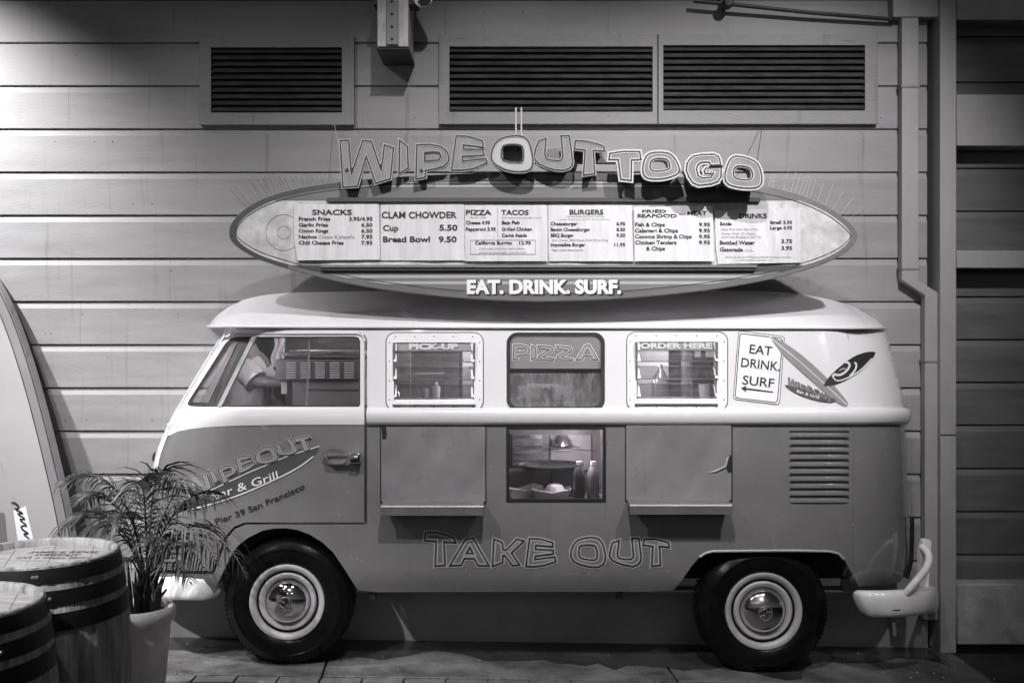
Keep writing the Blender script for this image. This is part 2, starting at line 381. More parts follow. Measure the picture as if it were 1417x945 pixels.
# ------------------------------------------------------------------ ground
def gz(x): return -.045-.014*x
def sheet(name, x0, x1, y0, y1, dz, m, nx=1):
    b = MB(); b.add([(x0, y0, gz(x0)+dz), (x1, y0, gz(x1)+dz), (x1, y1, gz(x1)+dz), (x0, y1, gz(x0)+dz)], [(0, 1, 2, 3)])
    return tag(b.build(name, m, smooth=0), kind='structure')
tag(sheet('ground', -60, 60, -60, 60, -.03, M['asphalt']))
XA = 2.41
xs = [-7.5, -5.9, -4.2, -2.7, -.94, .82, XA]
for a, b_ in zip(xs, xs[1:]):
    mb = MB(); g = .006
    def q(x, y, dz): return (x, y, gz(x)+dz)
    skew = .05
    vs = [q(a+g, -.10, 0), q(b_-g, -.10, 0), q(b_-g-skew*(b_ < XA), .50, 0), q(a+g-skew, .50, 0)]
    mb.add(vs+[(v[0], v[1], v[2]-.06) for v in vs], [(0, 1, 2, 3), (0, 4, 5, 1), (1, 5, 6, 2), (2, 6, 7, 3), (3, 7, 4, 0)])
    tag(mb.build('pavement', M['slab'], bevel=.004), kind='structure')
mb = MB()
w, h = .205, .1
for j in range(14):
    for i in range(-2, 58):
        x = -7.5+i*w+(j % 2)*w/2; y = -.112-(j+1)*h
        if x+w > XA: continue
        z = random.uniform(-.004, .002); e = .005
        mb.box(x+e, x+w-e, y+e, y+h-e, gz(x)-.05+z, gz(x)-.003+z)
tag(mb.build('brick_paving', M['pavers'], smooth=0), kind='structure')
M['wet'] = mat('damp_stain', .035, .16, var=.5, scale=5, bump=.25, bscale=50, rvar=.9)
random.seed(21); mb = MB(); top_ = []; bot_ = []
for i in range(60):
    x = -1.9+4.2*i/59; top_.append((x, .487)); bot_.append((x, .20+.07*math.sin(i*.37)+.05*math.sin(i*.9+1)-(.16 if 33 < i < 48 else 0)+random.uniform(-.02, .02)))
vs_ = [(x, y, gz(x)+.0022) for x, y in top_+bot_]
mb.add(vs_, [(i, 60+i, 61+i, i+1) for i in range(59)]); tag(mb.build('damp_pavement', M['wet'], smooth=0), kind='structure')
mb = MB()
for i in range(90):
    x = random.choice([random.uniform(1.5, 2.5), random.uniform(-1.9, 2.4)]); y = random.uniform(-.3, .42); s_ = random.uniform(.003, .009); a = random.random()*6
    z = gz(x)+.001
    mb.add([(x+s_*math.cos(a), y+s_*math.sin(a), z), (x-s_*math.sin(a)*.5, y+s_*.5*math.cos(a), z+.004), (x-s_*math.cos(a), y-s_*math.sin(a), z+.001), (x+s_*.5*math.sin(a), y-s_*.5, z+.002)], [(0, 1, 2, 3)])
tag(mb.build('litter', M['litter'], smooth=0), kind='stuff')
# ------------------------------------------------------------------ clapboard wall
YW = .5
wall = thing('clapboard_wall', (0, YW, 0), 'pale grey clapboard building wall behind the van', 'wall')
lines = [-60.5, -.8] + [59+59.65*i for i in range(0, 14)]
def course(mb, px0, px1, yt, yb, Y=YW, dark=False):
    # yt/yb: screen heights of this board's upper and lower joint, board = chamfer + flat face + shadow groove
    a, b = P(px0, yt, Y), P(px1, yb, Y); x0, x1 = a.x, b.x; z1, z0 = a.z, b.z
    prof = [(Y+.014, z1-.003), (Y, z1-.040), (Y, z0+.003), (Y+.003, z0), (Y+.03, z0), (Y+.03, z0-.003)]
    n = len(prof); vs = [(x0, p, q) for p, q in prof]+[(x1, p, q) for p, q in prof]
    fs = [(i+1, i+n+1, i+n, i) for i in range(n-1)]
    fs = [(i, i+1, n+i+1, n+i) for i in range(n-1)]
    mb.add(vs, fs)
mbw = MB(); joints = MB(); nails = MB()
for i, (t, b_) in enumerate(zip(lines, lines[1:])):
    brk = [-1000]
    random.seed(100+i)
    if i in (2, 3): brk += [155 if i == 2 else 95]
    brk += [[128, 245][i % 2]+random.randint(-25, 25)] if 340 < t < 470 else []
    brk = sorted(set(brk))
    if t < 410: ends = [(brk[k], (brk+[1283])[k+1]) for k in range(len(brk))]
    else: ends = [(brk[k], (brk+[330 if t < 470 else 312 if t < 530 else 288])[k+1]) for k in range(len(brk))]+[(1165, 1283)]
    for a, c in ends:
        course(mbw, a+.13, c-.13, t, min(b_, 876))
    for _ in range(7):
        nx, ny = random.uniform(0, 1245), lerp(t, b_, random.choice([.3, .75]))
        if t > 410: nx = random.uniform(0, 330)
        v = P(nx, ny, YW); r = random.uniform(.002, .0045)
        nails.lathe([(r, 0), (r*.8, -.0012), (.0001, -.0014)], (v.x, YW-.0005, v.z), 'Y', 8)
tag(mbw.build('boards', M['wall'], wall, smooth=0))
nails.build('nail_heads', M['decal_dark'], wall, smooth=0)
b = MB(); b.pbox(-1000, -70, 1283, 440, YW+.035, YW+.06); b.pbox(-1000, 440, 328, 478, YW+.035, YW+.06); b.pbox(-1000, 478, 310, 537, YW+.035, YW+.06); b.pbox(-1000, 537, 286, 880, YW+.035, YW+.06); b.pbox(1165, 440, 1283, 880, YW+.035, YW+.06); b.build('backing', M['black'], wall, smooth=0)
b = MB(); b.box(P(-1000, 0, YW).x, P(1283, 0, YW).x, YW-.012, YW+.03, -.15, P(0, 818, YW).z)
b.build('plinth_panel', M['base'], wall, bevel=.003)
b = MB(); b.prism([(541, 820), (553, 829), (570, 862), (580, 879), (572, 880), (566, 868), (549, 832)], Y0=YW-.0155, Y1=YW-.0125); b.build('paint_drip', M['trim'], wall, smooth=0)
# corner post, side wall
post = thing('corner_post', P(1311, 876, .40), 'tall pale corner post right of the drainpipe', 'corner post')
b = MB(); b.box(P(1301, 0, .40).x, P(1323.5, 0, .40).x, .40, .62, gz(2.4), 3.9); b.build('post_board', M['post'], post, bevel=.004)
b = MB(); b.pbox(1302, 601, 1323, 602.5, .3985, .41); b.build('joint_line', M['seam'], post, smooth=0)
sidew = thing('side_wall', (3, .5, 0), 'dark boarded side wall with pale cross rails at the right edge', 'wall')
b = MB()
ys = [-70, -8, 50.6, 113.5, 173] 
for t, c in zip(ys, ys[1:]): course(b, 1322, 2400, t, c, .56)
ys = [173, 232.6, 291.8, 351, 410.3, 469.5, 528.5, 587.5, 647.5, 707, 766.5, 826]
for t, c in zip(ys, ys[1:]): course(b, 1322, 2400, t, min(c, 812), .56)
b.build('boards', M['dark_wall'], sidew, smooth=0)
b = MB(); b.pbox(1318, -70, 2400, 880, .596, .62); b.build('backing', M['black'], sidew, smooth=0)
for y0, y1 in ((-80, 28), (131, 202), (347, 371)):
    b = MB(); b.pbox(1324, y0, 2400, y1, .42, .60); b.build('cross_rail', M['post'], sidew, bevel=.004)
b = MB(); b.pbox(1324, 808, 2400, 892, .45, .60); b.build('concrete_plinth', M['concrete_block'], sidew, bevel=.008)
# drainpipe
dp = thing('drainpipe', P(1292, 842, .44), 'square painted drainpipe kinked beside the corner post', 'drainpipe')
def ductpath(pts, w, d, Y):
    b = MB(); n = len(pts); vs = []
    for i, (px, py) in enumerate(pts):
        v = P(px, py, Y); hw = w/2
        for dx, dy in ((-hw, 0), (hw, 0), (hw, d), (-hw, d)): vs.append((v.x+dx, Y+dy, v.z))
    fs = [(i*4+k, i*4+(k+1) % 4, (i+1)*4+(k+1) % 4, (i+1)*4+k) for i in range(n-1) for k in range(4)]+[(0, 3, 2, 1), tuple((n-1)*4+k for k in range(4))]
    return b.add(vs, fs)
ductpath([(1260, 22), (1260, 388), (1292, 409), (1292, 838)], .094, .06, .435).build('pipe', M['post'], dp, smooth=0, bevel=.006)
for px, py in ((1260, 372), (1292, 500), (1260, 120)):
    b = MB(); b.pbox(px-13, py-1.5, px+13, py+1.5, .431, .5); b.build('strap', M['trim'], dp, smooth=0)
b = MB(); b.pbox(1236, -40, 1302, 24, .425, .5); b.build('hopper', M['post'], dp, bevel=.006)
b = MB(); b.pbox(1279, 838, 1306, 858, .43, .5); b.build('shoe', M['base'], dp, bevel=.006)
# vents
def slats(b, x0, y0, x1, y1, n, Y):
    for i in range(n):
        t = lerp(y0, y1, i/n); c = lerp(y0, y1, (i+.74)/n)
        A, B = P(x0, t, Y), P(x1, c, Y)
        b.add([(A.x, Y+.026, A.z), (B.x, Y+.026, A.z), (B.x, Y, B.z+.004), (A.x, Y, B.z+.004), (A.x, Y+.003, B.z-.002), (B.x, Y+.003, B.z-.002), (A.x, Y+.028, A.z-.006), (B.x, Y+.028, A.z-.006)],
              [(0, 3, 2, 1), (3, 4, 5, 2), (4, 6, 7, 5)])
def vent(label, outer, holes):
    v = thing('louver_vent', P((outer[0]+outer[2])/2, outer[3], YW), label, 'vent', 'louvred vents high on the wall')
    b = MB(); b.prism(rect(*outer), [rect(*h) for h in holes], YW-.032, YW+.02, sp=60); b.build('vent_frame', M['trim'], v, smooth=0, bevel=.0025)
    for h in holes:
        b = MB(); slats(b, h[0], h[1], h[2], h[3], 10, YW-.029); b.build('slats', M['slat'], v, smooth=0)
        b = MB(); b.pbox(h[0]-3, h[1]-3, h[2]+3, h[3]+3, YW-.0035, YW-.0015); b.build('backing', M['black'], v, smooth=0)
vent('small single louvred vent above the start of the letter sign', (276, 50, 490, 173), [(292, 66, 473, 156)])
vent('wide louvred vent with two openings high on the wall', (607, 48, 1215, 172), [(622, 65, 903, 155), (918, 63, 1197, 153)])
b = MB(); b.pbox(909.5, 48, 911.5, 172, YW-.034, YW-.0295); tag(b.build('frame_joint', M['seam'], bpy.data.objects['louver_vent.001'], smooth=0))
# wall bracket + floodlight + conduit
wb = thing('beam_bracket', P(548, 67, .2), 'weathered wooden beam end with bolted strap between the vents', 'beam')
b = MB(); A, B = P(522, -60, .2), P(565, 65, .2); b.box(A.x, B.x, .2, YW, B.z, A.z); b.build('beam_end', M['rust_box'], wb, bevel=.004)
b = MB(); A, B = P(520.5, 60, .19), P(566, 66.5, .19); b.box(A.x, B.x, .193, YW, B.z-.004, B.z-.0005); b.build('soffit_plate', M['dark_wood'], wb, smooth=0)
b = MB(); b.pbox(534, -60, 551, 62, .185, .2); b.build('strap', M['trim'], wb, bevel=.003)
for py in (2, 19.5, 37, 54):
    v = P(542.5, py, .185); b = MB(); b.lathe([(.0001, -.009), (.006, -.008), (.0075, 0)], (v.x, .184, v.z), 'Y', 6); b.build('bolt', M['conduit'], wb, smooth=0)
b = MB(); b.pbox(516, -3, 578, 7, .215, .32); b.build('cross_bar', M['dark_wood'], wb, bevel=.004)
fl = thing('floodlight', P(582, 0, .2), 'small white round spotlight beside the wooden beam end', 'lamp')
v = P(583, -3, .22)
b = MB(); b.tube([v+Vector((-.03, .10, .05)), v+Vector((-.02, .06, .02)), v, v+Vector((.012, -.03, -.008))], [.02, .04, .05, .052], 20); b.build('lamp_body', M['gloss_white'], fl)
b = MB(); b.lathe([(.0001, 0), (.04, 0), (.042, -.003)], (v.x+.014, v.y-.034, v.z-.009), 'Y', 20); b.build('lens', M['black'], fl)
b = MB(); b.tube([v+Vector((-.03, .10, .05)), v+Vector((-.05, .2, .06)), v+Vector((-.05, .29, .05))], .012, 8); b.build('arm', M['conduit'], fl)
cp = thing('conduit_pipe', P(1006, 8, .38), 'dark conduit sloping right from a round joint above the wide vent', 'pipe')
b = MB(); b.tube([P(960, 2, .42), P(1006, 6, .42), P(1120, 18, .44), P(1238, 27.5, .455)], .011, 10); b.build('pipe', M['conduit'], cp)
b = MB(); v = P(1007, 5, .40); b.lathe([(.0001, -.04), (.022, -.035), (.03, -.015), (.03, .02), (.02, .04), (.012, .09)], v, 'Y', 18); b.build('round_joint', M['conduit'], cp)
b = MB(); b.tube([P(1007, 5, .41), P(1007, -60, .41)], .012, 8); b.build('riser', M['conduit'], cp)
# ------------------------------------------------------------------ the van
van = thing('camper_van', (0, .25, 0), 'two tone white and grey vintage camper van serving take out food', 'van')
XF = [(440, 322), (455, 311), (560, 246), (574, 238), (590, 230), (610, 221), (630, 214), (650, 210), (700, 205), (750, 202), (800, 203), (840, 206)]
XR = [(440, 1217), (455, 1224), (480, 1232), (520, 1243), (565, 1252), (590, 1254), (700, 1258), (760, 1259), (790, 1257), (812, 1250), (840, 1246)]
YZ = [(440, .068), (455, .064), (480, .054), (530, .028), (560, .006), (568, .0), (590, -.004), (640, -.008), (700, -.006), (750, .0), (785, .010), (805, .026), (818, .05), (835, .06)]
def Yb(px, py):
    y = sinterp(YZ, py); xf = sinterp(XF, py); xr = sinterp(XR, py)
    WF, WR = 95, 78
    if px < xf+WF:
        t = min(1, (xf+WF-px)/WF); y += .30*(1-math.sqrt(max(0, 1-t*t)))
    if px > xr-WR:
        t = min(1, (px-xr+WR)/WR); y += .30*(1-math.sqrt(max(0, 1-t*t)))
    return y
def edgepts(y0, y1, front=True, rear=True):
    out = []
    for py in range(int(y0), int(y1), 7):
        for k in range(1, 12):
            t = math.sin(R(90*k/12))
            if front: out.append((sinterp(XF, py)+95-95*t, py+.3))
            if rear: out.append((sinterp(XR, py)-78+78*t, py+.3))
    return out
def sil(tab, y0, y1, step=5, d=0):
    ys = [y0+(y1-y0)*i/max(1, int(abs(y1-y0)/step)) for i in range(int(abs(y1-y0)/step)+1)]
    return [(sinterp(tab, y)+d, y) for y in ys]
def toback(v): return max(.02, min(.30, .49-v.y))
# lower body
disp = rect(702, 592, 837, 693)
archF = [(495, 816), (486, 802), (474, 783), (461, 764), (446, 750), (428, 739), (412, 733), (395, 730.5), (378, 731), (363, 734), (343, 744), (331, 753), (322, 764), (310, 788), (300, 810), (294, 828)]
archR = [(932, 816), (944, 802), (957, 783), (968, 770), (976, 764.5), (986, 762), (1020, 761.5), (1100, 761), (1148, 762), (1160, 765), (1168, 773), (1177, 790), (1188, 811)]
out = [(508, 587)]+[(1100, 587)]+sil(XR, 587, 775)+[(1259, 783), (1255, 795), (1246, 804), (1232, 809)]+archR[::-1]+[(900, 818), (520, 819)]+archF+[(255, 829), (213, 818)]
out += sil(XF, 812, 794, 4, 1)+[(296, 794), (307, 764), (313, 746), (325, 731.5), (340, 725.5), (508, 725.5)]
b = MB(); b.fill(out, [disp], Yb, 9, depth=toback, extra=edgepts(590, 815)); b.build('lower_body', M['grey'], van, smooth=40)
# upper body, right of the door
W1o, W2o, W3o = rrect(535, 461, 668, 567, 13), rrect(702, 461, 836, 567, 15), rrect(868, 460, 1006, 567, 13)
W1h, W3h = rect(543, 472, 658, 558), rect(879, 471, 994, 557)
W2h = rrect(704, 463, 834, 565, 13)
out = [(508, 470), (505, 463.5), (498, 460), (330, 460.5), (316, 462), (310, 466)]+[(sinterp(XF, 453)+.5, 456), (sinterp(XF, 452)+8, 452)]+[(1215, 452)]+sil(XR, 453, 572)+[(508, 572)]
b = MB(); b.fill(out, [W1h, W2h, W3h], Yb, 9, depth=lambda v: .06 if v.x < 1.75 else .18, extra=edgepts(455, 570, front=False)); b.build('upper_body', M['white'], van, smooth=40)
# belt moulding (rounded swage line)
b = MB(); prof = [(0.004, -.082), (.014, -.078), (.022, -.062), (.027, -.04), (.026, -.018), (.018, -.004), (.006, .004), (-.02, .006), (-.02, -.084)]
path = []
for k in range(0, 60): path.append((508+(1176-508)*k/59, 566))
for k in range(1, 19): path.append((1175+79*math.sin(R(90*k/18)), 566))
pw = []
for px, py in path:
    x_, = [px]; pw.append(P(px, 565.5, Yb(px, 580)))
pw.append(pw[-1]+Vector((.004, .17, 0)))
b.sweep(pw, prof); b.build('belt_moulding', M['white'], van, smooth=50)
# door
dsil = lambda y0, y1, d: sil(XF, y0, y1, 5, d)
door = MB()
out = [(504, 588), (504, 722.5), (339, 722.5), (324, 728.5), (310.5, 743), (304, 762), (293, 790)]+[(250, 789), (213, 786)]+dsil(786, 608, 9)+[(236, 602), (246, 597), (262, 594), (285, 591.5), (320, 589.5), (380, 588.2), (440, 588)]
door.fill(out, (), Yb, 8, depth=.04, extra=edgepts(590, 790, rear=False)); dlow = door.build('door', M['grey'], van, smooth=40)
dwin = [(262, 553), (259, 559), (263, 562), (280, 563), (496, 563), (498.5, 560), (498.5, 472), (496, 467), (490, 465.5), (330, 466), (320, 468), (312, 475)]
out = [(504, 587.6), (504, 474), (501, 466), (494, 462.5), (332, 463), (321, 465), (314, 469)]+dsil(470, 603, 5)[1:]+[(229.5, 604.5), (236, 601.6), (246, 596.6), (262, 593.6), (285, 591.1), (320, 589.1), (380, 587.8), (440, 587.6)]
b = MB(); b.fill(out, [dwin], lambda x, y: Yb(x, y)-.008*max(0, 1-((y-578)/14)**2), 7, depth=.035, extra=edgepts(500, 600, rear=False)); dup = b.build('door_frame', M['white'], dlow, smooth=40)
# nose strip in front of the door seam
for y0, y1, mm in ((566, 648, 'white'), (648, 792, 'grey')):
    out = dsil(y0, y1, 1)+dsil(y1, y0, 8)
    b = MB(); b.fill(out, (), Yb, 5, depth=lambda v: max(.02, .49-v.y)); b.build('nose_panel', M[mm], van, smooth=40)
out = dsil(452, 566, 1)+dsil(566, 452, 4)
b = MB(); b.fill(out, (), Yb, 4, depth=.03); b.build('windscreen_pillar', M['white'], van, smooth=40)
b = MB(); b.tube([P(247, 566, .30), P(280, 513, .33), P(313, 458, .36)], .009, 8); b.build('windscreen_seal', M['rubber'], van)
b = MB(); v = P(221, 634, .27); b.lathe([(.0001, -.02), (.018, -.018), (.034, -.008), (.045, .01), (.05, .05)], (v.x, v.y, v.z), 'Y', 24)
for i, q in enumerate(b.v): b.v[i] = Vector((v.x+(q.x-v.x)*.5, q.y, v.z+(q.z-v.z)*1.2)); b.build('headlight', M['chrome'], van)
b = MB(); b.pbox(231, 586, 239, 603, .17, .23); b.build('door_hinge', M['white'], dlow, bevel=.004)
b = MB(); b.pbox(224, 700, 231, 716, .17, .23); b.build('door_hinge', M['grey'], dlow, bevel=.004)
# door window trim: rubber, chrome rail, quarter light bar, glass
b = MB(); b.ribbon(dwin, 4, Yb, True, off=-.006, shift=0); b.build('window_seal', M['rubber'], dup, smooth=0)
b = MB(); b.tube([P(x, y, Yb(x, y)-.004) for x, y in dens([(320, 462.4), (330, 461.2), (494, 461), (502, 464), (504.8, 472)], 12, False)], .006, 6); b.build('drip_rail', M['white'], dup)
b = MB(); b.fill([(300, 563), (306, 563), (354, 466), (348, 466)], (), lambda x, y: Yb(x, y)-.004, 8, depth=.03); b.build('quarter_bar', M['cream'], dup, smooth=40)
q_ = [(262, 553), (258.5, 560), (300, 562), (347, 467), (322, 468.5), (313, 475)]
b = MB(); b.ribbon([(265, 551), (262.5, 559), (299, 560), (342, 470), (322, 471), (315, 477)], 5.5, lambda x, y: Yb(x, y)+.006, True, sp=5); b.build('quarter_seal', M['rubber'], dup, smooth=0)
b = MB(); b.fill(q_, (), lambda x, y: Yb(x, y)+.016, 9); b.build('quarter_glass', M['glass_dirty'], dup)
b = MB(); b.fill([(306, 562), (354, 466.5), (428, 466.5), (424, 562)], (), lambda x, y: Yb(x, y)+.018, 12); b.build('sliding_glass', M['glass'], dup)
b = MB(); b.tube([P(424, 562, .05), P(426, 520, .06), P(428, 467, .09)], .0055, 6); b.build('glass_edge', M['kitchen_pale'], dup)
# door handle
b = MB(); v = P(463, 632, Yb(463, 632)); b.lathe([(.072, -.0015), (.06, -.001), (.045, .004), (.0001, .006)], (v.x, v.y-.004, v.z), 'Y', 32)
for i, q in enumerate(b.v): b.v[i] = Vector((q.x, q.y, v.z+(q.z-v.z)*.62))
b.build('handle_recess', M['decal_grey'], dlow)
b = MB(); b.tube([P(449, 634, -.02), P(455, 633, -.055), P(478, 632, -.06), P(495, 632, -.055)], [.008, .011, .012, .012], 10); b.build('handle', M['chrome'], dlow)
b = MB(); b.pbox(484, 627, 498, 641, -.062, -.01); b.build('handle_lock', M['chrome'], dlow, bevel=.004)
# roof
TOP = [(288, 452), (296, 441), (305, 433), (325, 420.5), (345, 413), (370, 408), (400, 405.5), (450, 404.5), (600, 403.5), (750, 403), (900, 403), (1000, 403.5), (1060, 404.5), (1100, 407), (1140, 412.5), (1165, 419), (1185, 426.5), (1205, 438), (1218, 447), (1224, 453)]
def roofrow(px, k, n):
    a = R(90*k/n)
    t0 = max(0, (345-px)/57); t1 = max(0, (px-1168)/56); t = min(1, max(t0, t1))
    Ye = .060+.30*(1-math.sqrt(max(0, 1-t*t)))
    Y = Ye+(YW-.004-Ye)*(1-math.cos(a))
    ev = lerp(451.5, 453.5, (px-288)/936)
    z0 = P(px, ev, Ye).z; zt = P(px, sinterp(TOP, px), YW).z; zt = max(zt, z0+.002)
    f_ = 1-math.cos(a); z = z0+(zt-z0)*(.93*f_**.97+.07*(1-(1-f_)**6))
    return Vector(((px-CX)*(DC+Y)/F, Y, z))
cols = [288+i*2.2 for i in range(0, 26)]+[346+i*12 for i in range(0, 69)]+[1166+i*2.32 for i in range(0, 26)]
cols = sorted(c for c in cols if c <= 1224)
n = 14; b = MB(); vs = []; fs = []
for px in cols:
    for k in range(n+1): vs.append(roofrow(px, k, n))
for i in range(len(cols)-1):
    for k in range(n): fs.append((i*(n+1)+k, (i+1)*(n+1)+k, (i+1)*(n+1)+k+1, i*(n+1)+k+1))
b.add(vs, fs); roof = b.build('roof', M['white'], van, smooth=60)
b = MB(); gut = [roofrow(px, 0, n) for px in cols]
b.sweep([g+Vector((0, 0, 0)) for g in gut], [(.006, .006), (.010, -.001), (.008, -.008), (.002, -.010), (-.012, -.010), (-.012, .004)]); b.build('rain_gutter', M['white'], roof, smooth=60)
b = MB(); b.sweep([g for g in gut if g.x > -1.42 and g.x < 1.86], [(.002, -.0105), (.002, -.014), (-.02, -.014), (-.02, -.0105)]); b.build('gutter_seal', M['decal_grey'], roof, smooth=0)
# louvre windows
def jalousie(outer, hole, words, wx):
    w = MB(); yo = lambda x, y: Yb(x, y)-.010
    cx = (hole[0]+hole[2])/2
    w.fill(rrect(*outer, 12), [rect(hole[0]+2, hole[1]+2, hole[2]-2, hole[3]-2)], yo, 12, depth=.05)
    f = w.build('louver_window', M['gloss_white'], van, smooth=30)
    s = MB()
    pts = [(lerp(outer[0]+12, outer[2]-14, k/4), outer[1]+4.8) for k in range(5)]+[(lerp(outer[0]+12, outer[2]-14, k/4), outer[3]-4.2) for k in range(5)]
    pts += [(outer[0]+3.8, lerp(outer[1]+13, outer[3]-14, k/3)) for k in range(4)]+[(outer[2]-4.2, lerp(outer[1]+13, outer[3]-14, k/3)) for k in range(4)]
    for px, py in pts:
        v = P(px, py, yo(px, py)); s.lathe([(.0001, -.0022), (.0032, -.0012), (.0036, 0)], (v.x, v.y, v.z), 'Y', 8)
    s.build('screws', M['conduit'], f, smooth=0)
    g = MB(); rr_ = rrect(*outer, 12); g.ribbon(rr_, 1.6, Yb, True, off=.0016, shift=(-1 if ccw(rr_) else 1)*.8); g.build('frame_gasket', M['decal_grey'], f, smooth=0)
    x0, y0, x1, y1 = hole
    tops = [y0+2, y0+14, y0+36, y0+60]; hs = [11.5, 15, 17, 18]
    for k, (t, h_) in enumerate(zip(tops, hs)):
        e = MB(); a = P(x0+4, t, .06); c = P(x1-4, t+h_, .06)
        yt, yb_ = (.055, .045) if k == 0 else (.070, .022)
        e.add([(a.x, yt, a.z), (c.x, yt, a.z), (c.x, yb_, c.z), (a.x, yb_, c.z)], [(0, 3, 2, 1)])
        e.build('glass_blade' if k else 'sign_blade', M['glass_dirty'] if k else M['decal_mid'], f, smooth=0)
        if k:
            e = MB(); e.tube([(a.x, yb_, c.z), (c.x, yb_, c.z)], .0026, 6); e.build('blade_edge', M['sill'], f)
            e = MB(); e.tube([(a.x, yt, a.z), (c.x, yt, a.z)], .0018, 6); e.build('blade_edge', M['sill'], f)
        for xx in (x0+3, x1-5):
            e = MB(); v = P(xx, t+1, .04); e.add([(v.x-.006, yt-.012, v.z), (v.x+.010, yt-.012, v.z), (v.x+.014, yb_-.012, v.z-h_*.0036*.9), (v.x-.002, yb_-.012, v.z-h_*.0036*.9)], [(0, 3, 2, 1)])
            e.build('blade_clip', M['gloss_white'], f, smooth=0)
    e = MB(); e.pbox(x0+2, y1-5, x1-2, y1-1, .01, .05); e.build('bottom_rail', M['gloss_white'], f, bevel=.003)
    e = MB(); e.pbox(x0, y1+1.5, x1, y1+3, -.016, .02); e.build('drip_line', M['decal_grey'], f, smooth=0)
    e = MB(); text(e, words, wx[0], wx[1], y0+11, 7.6, .05, .055, .007); e.build('lettering', M['decal_white'], f, smooth=0)
    for sx in (x0+1.5, x1-2.5):
        e = MB(); e.pbox(sx-1, y0+2, sx+2, y1-2, .02, .07); e.build('side_track', M['sill'], f, smooth=0)
jalousie((535, 461, 668, 567), (543, 472, 658, 558), 'PICK-UP', (566, 634))
jalousie((868, 460, 1006, 567), (879, 471, 994, 557), 'ORDER HERE', (885.5, 985))
# pizza window
yp = lambda x, y: Yb(x, y)-.004
b = MB(); b.fill(rrect(701, 460, 837, 568, 15), [rrect(706, 465, 832, 563, 11)], yp, 10, depth=.03); pw_ = b.build('pizza_window', M['rubber'], van, smooth=30)
b = MB(); b.prism([(706, 511), (706, 476), (709, 469), (716, 466), (822, 466), (829, 469), (832, 476), (832, 511)], Y0=.062, Y1=.07); b.build('sign_panel', M['decal_mid'], pw_, smooth=0)
b = MB(); b.pbox(705, 510, 833, 511.6, .055, .075); b.build('sign_edge', M['seam'], pw_, smooth=0)
b = MB(); b.prism(rrect(705, 500, 833, 564, 12), Y0=.072, Y1=.074); b.build('window_pane', M['glass_grimy'], pw_, smooth=0)
# display window
b = MB(); b.fill(rect(700.5, 590.5, 838.5, 694.5), [rect(704.5, 594.5, 834.5, 690.5)], lambda x, y: Yb(x, y)-.003, 20, depth=.03); dw = b.build('display_window', M['rubber'], van, smooth=0)
b = MB(); b.pbox(703, 594, 836, 692, .012, .014); b.build('window_pane', M['glass'], dw, smooth=0)
b = MB(); b.pbox(700, 590, 839, 592, .30, .31)
A, B = P(697, 588, .02), P(842, 697, .02)
mbx = MB(); mbx.box(A.x, B.x, .47, .478, B.z, A.z); mbx.box(A.x, B.x, .02, .47, B.z-.004, B.z+.008); mbx.box(A.x, B.x, .02, .47, A.z-.01, A.z)
mbx.box(A.x-.005, A.x, .02, .47, B.z, A.z); mbx.box(B.x, B.x+.005, .02, .47, B.z, A.z); mbx.build('display_case', M['kitchen'], dw, smooth=0)
b = MB(); b.pbox(709, 601, 750, 644, .44, .455); b.build('steel_panel', M['steel'], dw, smooth=0)
b = MB(); b.pbox(762, 602, 818, 650, .446, .455); b.build('back_panel', M['kitchen_pale'], dw, smooth=0)
b = MB(); v = P(778, 613, .4); b.lathe([(.0001, .05), (.03, .045), (.05, .02), (.058, -.01)], v, 'Z', 24); b.build('heat_lamp', M['chrome'], dw)
b = MB(); b.tube([P(712, 617, .25), P(770, 620, .22), P(826, 624, .25)], .003, 6); b.lathe([(.128, 0), (.131, .002), (.128, .004)], P(768, 620, .24), 'Z', 40); b.build('rack_wire', M['conduit'], dw)
# hatches and sills
def hatch(x0, y0, x1, y1, sx0, sx1, sy):
    b = MB(); ph = random.random()*6
    b.fill(rect(x0, y0, x1, y1), (), lambda x, y: -.017+.0022*math.sin(x*.05+ph)*math.sin(y*.06)+.0012*math.sin(x*.13+y*.09), 8, depth=.02)
    h_ = b.build('serving_hatch', M['hatch'], van, smooth=30)
    b = MB(); b.ribbon(rect(x0-.8, y0-.8, x1+.8, y1+.8), 1.6, Yb, True, off=.0022); b.build('hatch_gap', M['seam'], h_, smooth=0)
    b = MB(); A, B = P(sx0, sy, -.10), P(sx1, sy+13, -.10)
    pr = [(.0, B.z+.075), (-.105, A.z+.003), (-.108, A.z-.004), (-.108, B.z), (-.100, B.z), (-.100, A.z-.012), (.0, A.z-.010)]
    pr[0] = (.0, A.z+.012)
    n = len(pr); b.add([(A.x, p, q) for p, q in pr]+[(B.x, p, q) for p, q in pr], [(i, n+i, n+(i+1) % n, (i+1) % n) for i in range(n)]+[tuple(range(n)), tuple(range(2*n-1, n-1, -1))])
    b.build('serving_shelf', M['sill'], van, smooth=0, bevel=.0015)
    return h_
h1 = hatch(527.5, 590.5, 671.5, 694, 527, 669, 700)
h2 = hatch(866.5, 588.5, 1012, 692, 871, 1013, 698.5)
b = MB(); b.prism([(528, 590.5), (534, 590.5), (535, 600), (534, 607), (529, 607)], Y0=-.0225, Y1=-.0195); b.build('chipped_corner', M['seam'], h1, smooth=0)
b = MB(); b.prism([(1004, 640), (1008, 630), (1012.5, 629), (1012.5, 652), (1007, 653)], Y0=-.0225, Y1=-.0195); b.build('torn_hole', M['seam'], h2, smooth=0)
b = MB(); b.tube([P(978, 654, -.018), P(990, 652, -.022), P(1004, 645, -.023), P(1007, 634, -.022), P(1011, 629, -.02)], [.001, .005, .006, .005, .001], 6); b.build('torn_lip', M['decal_light'], h2)
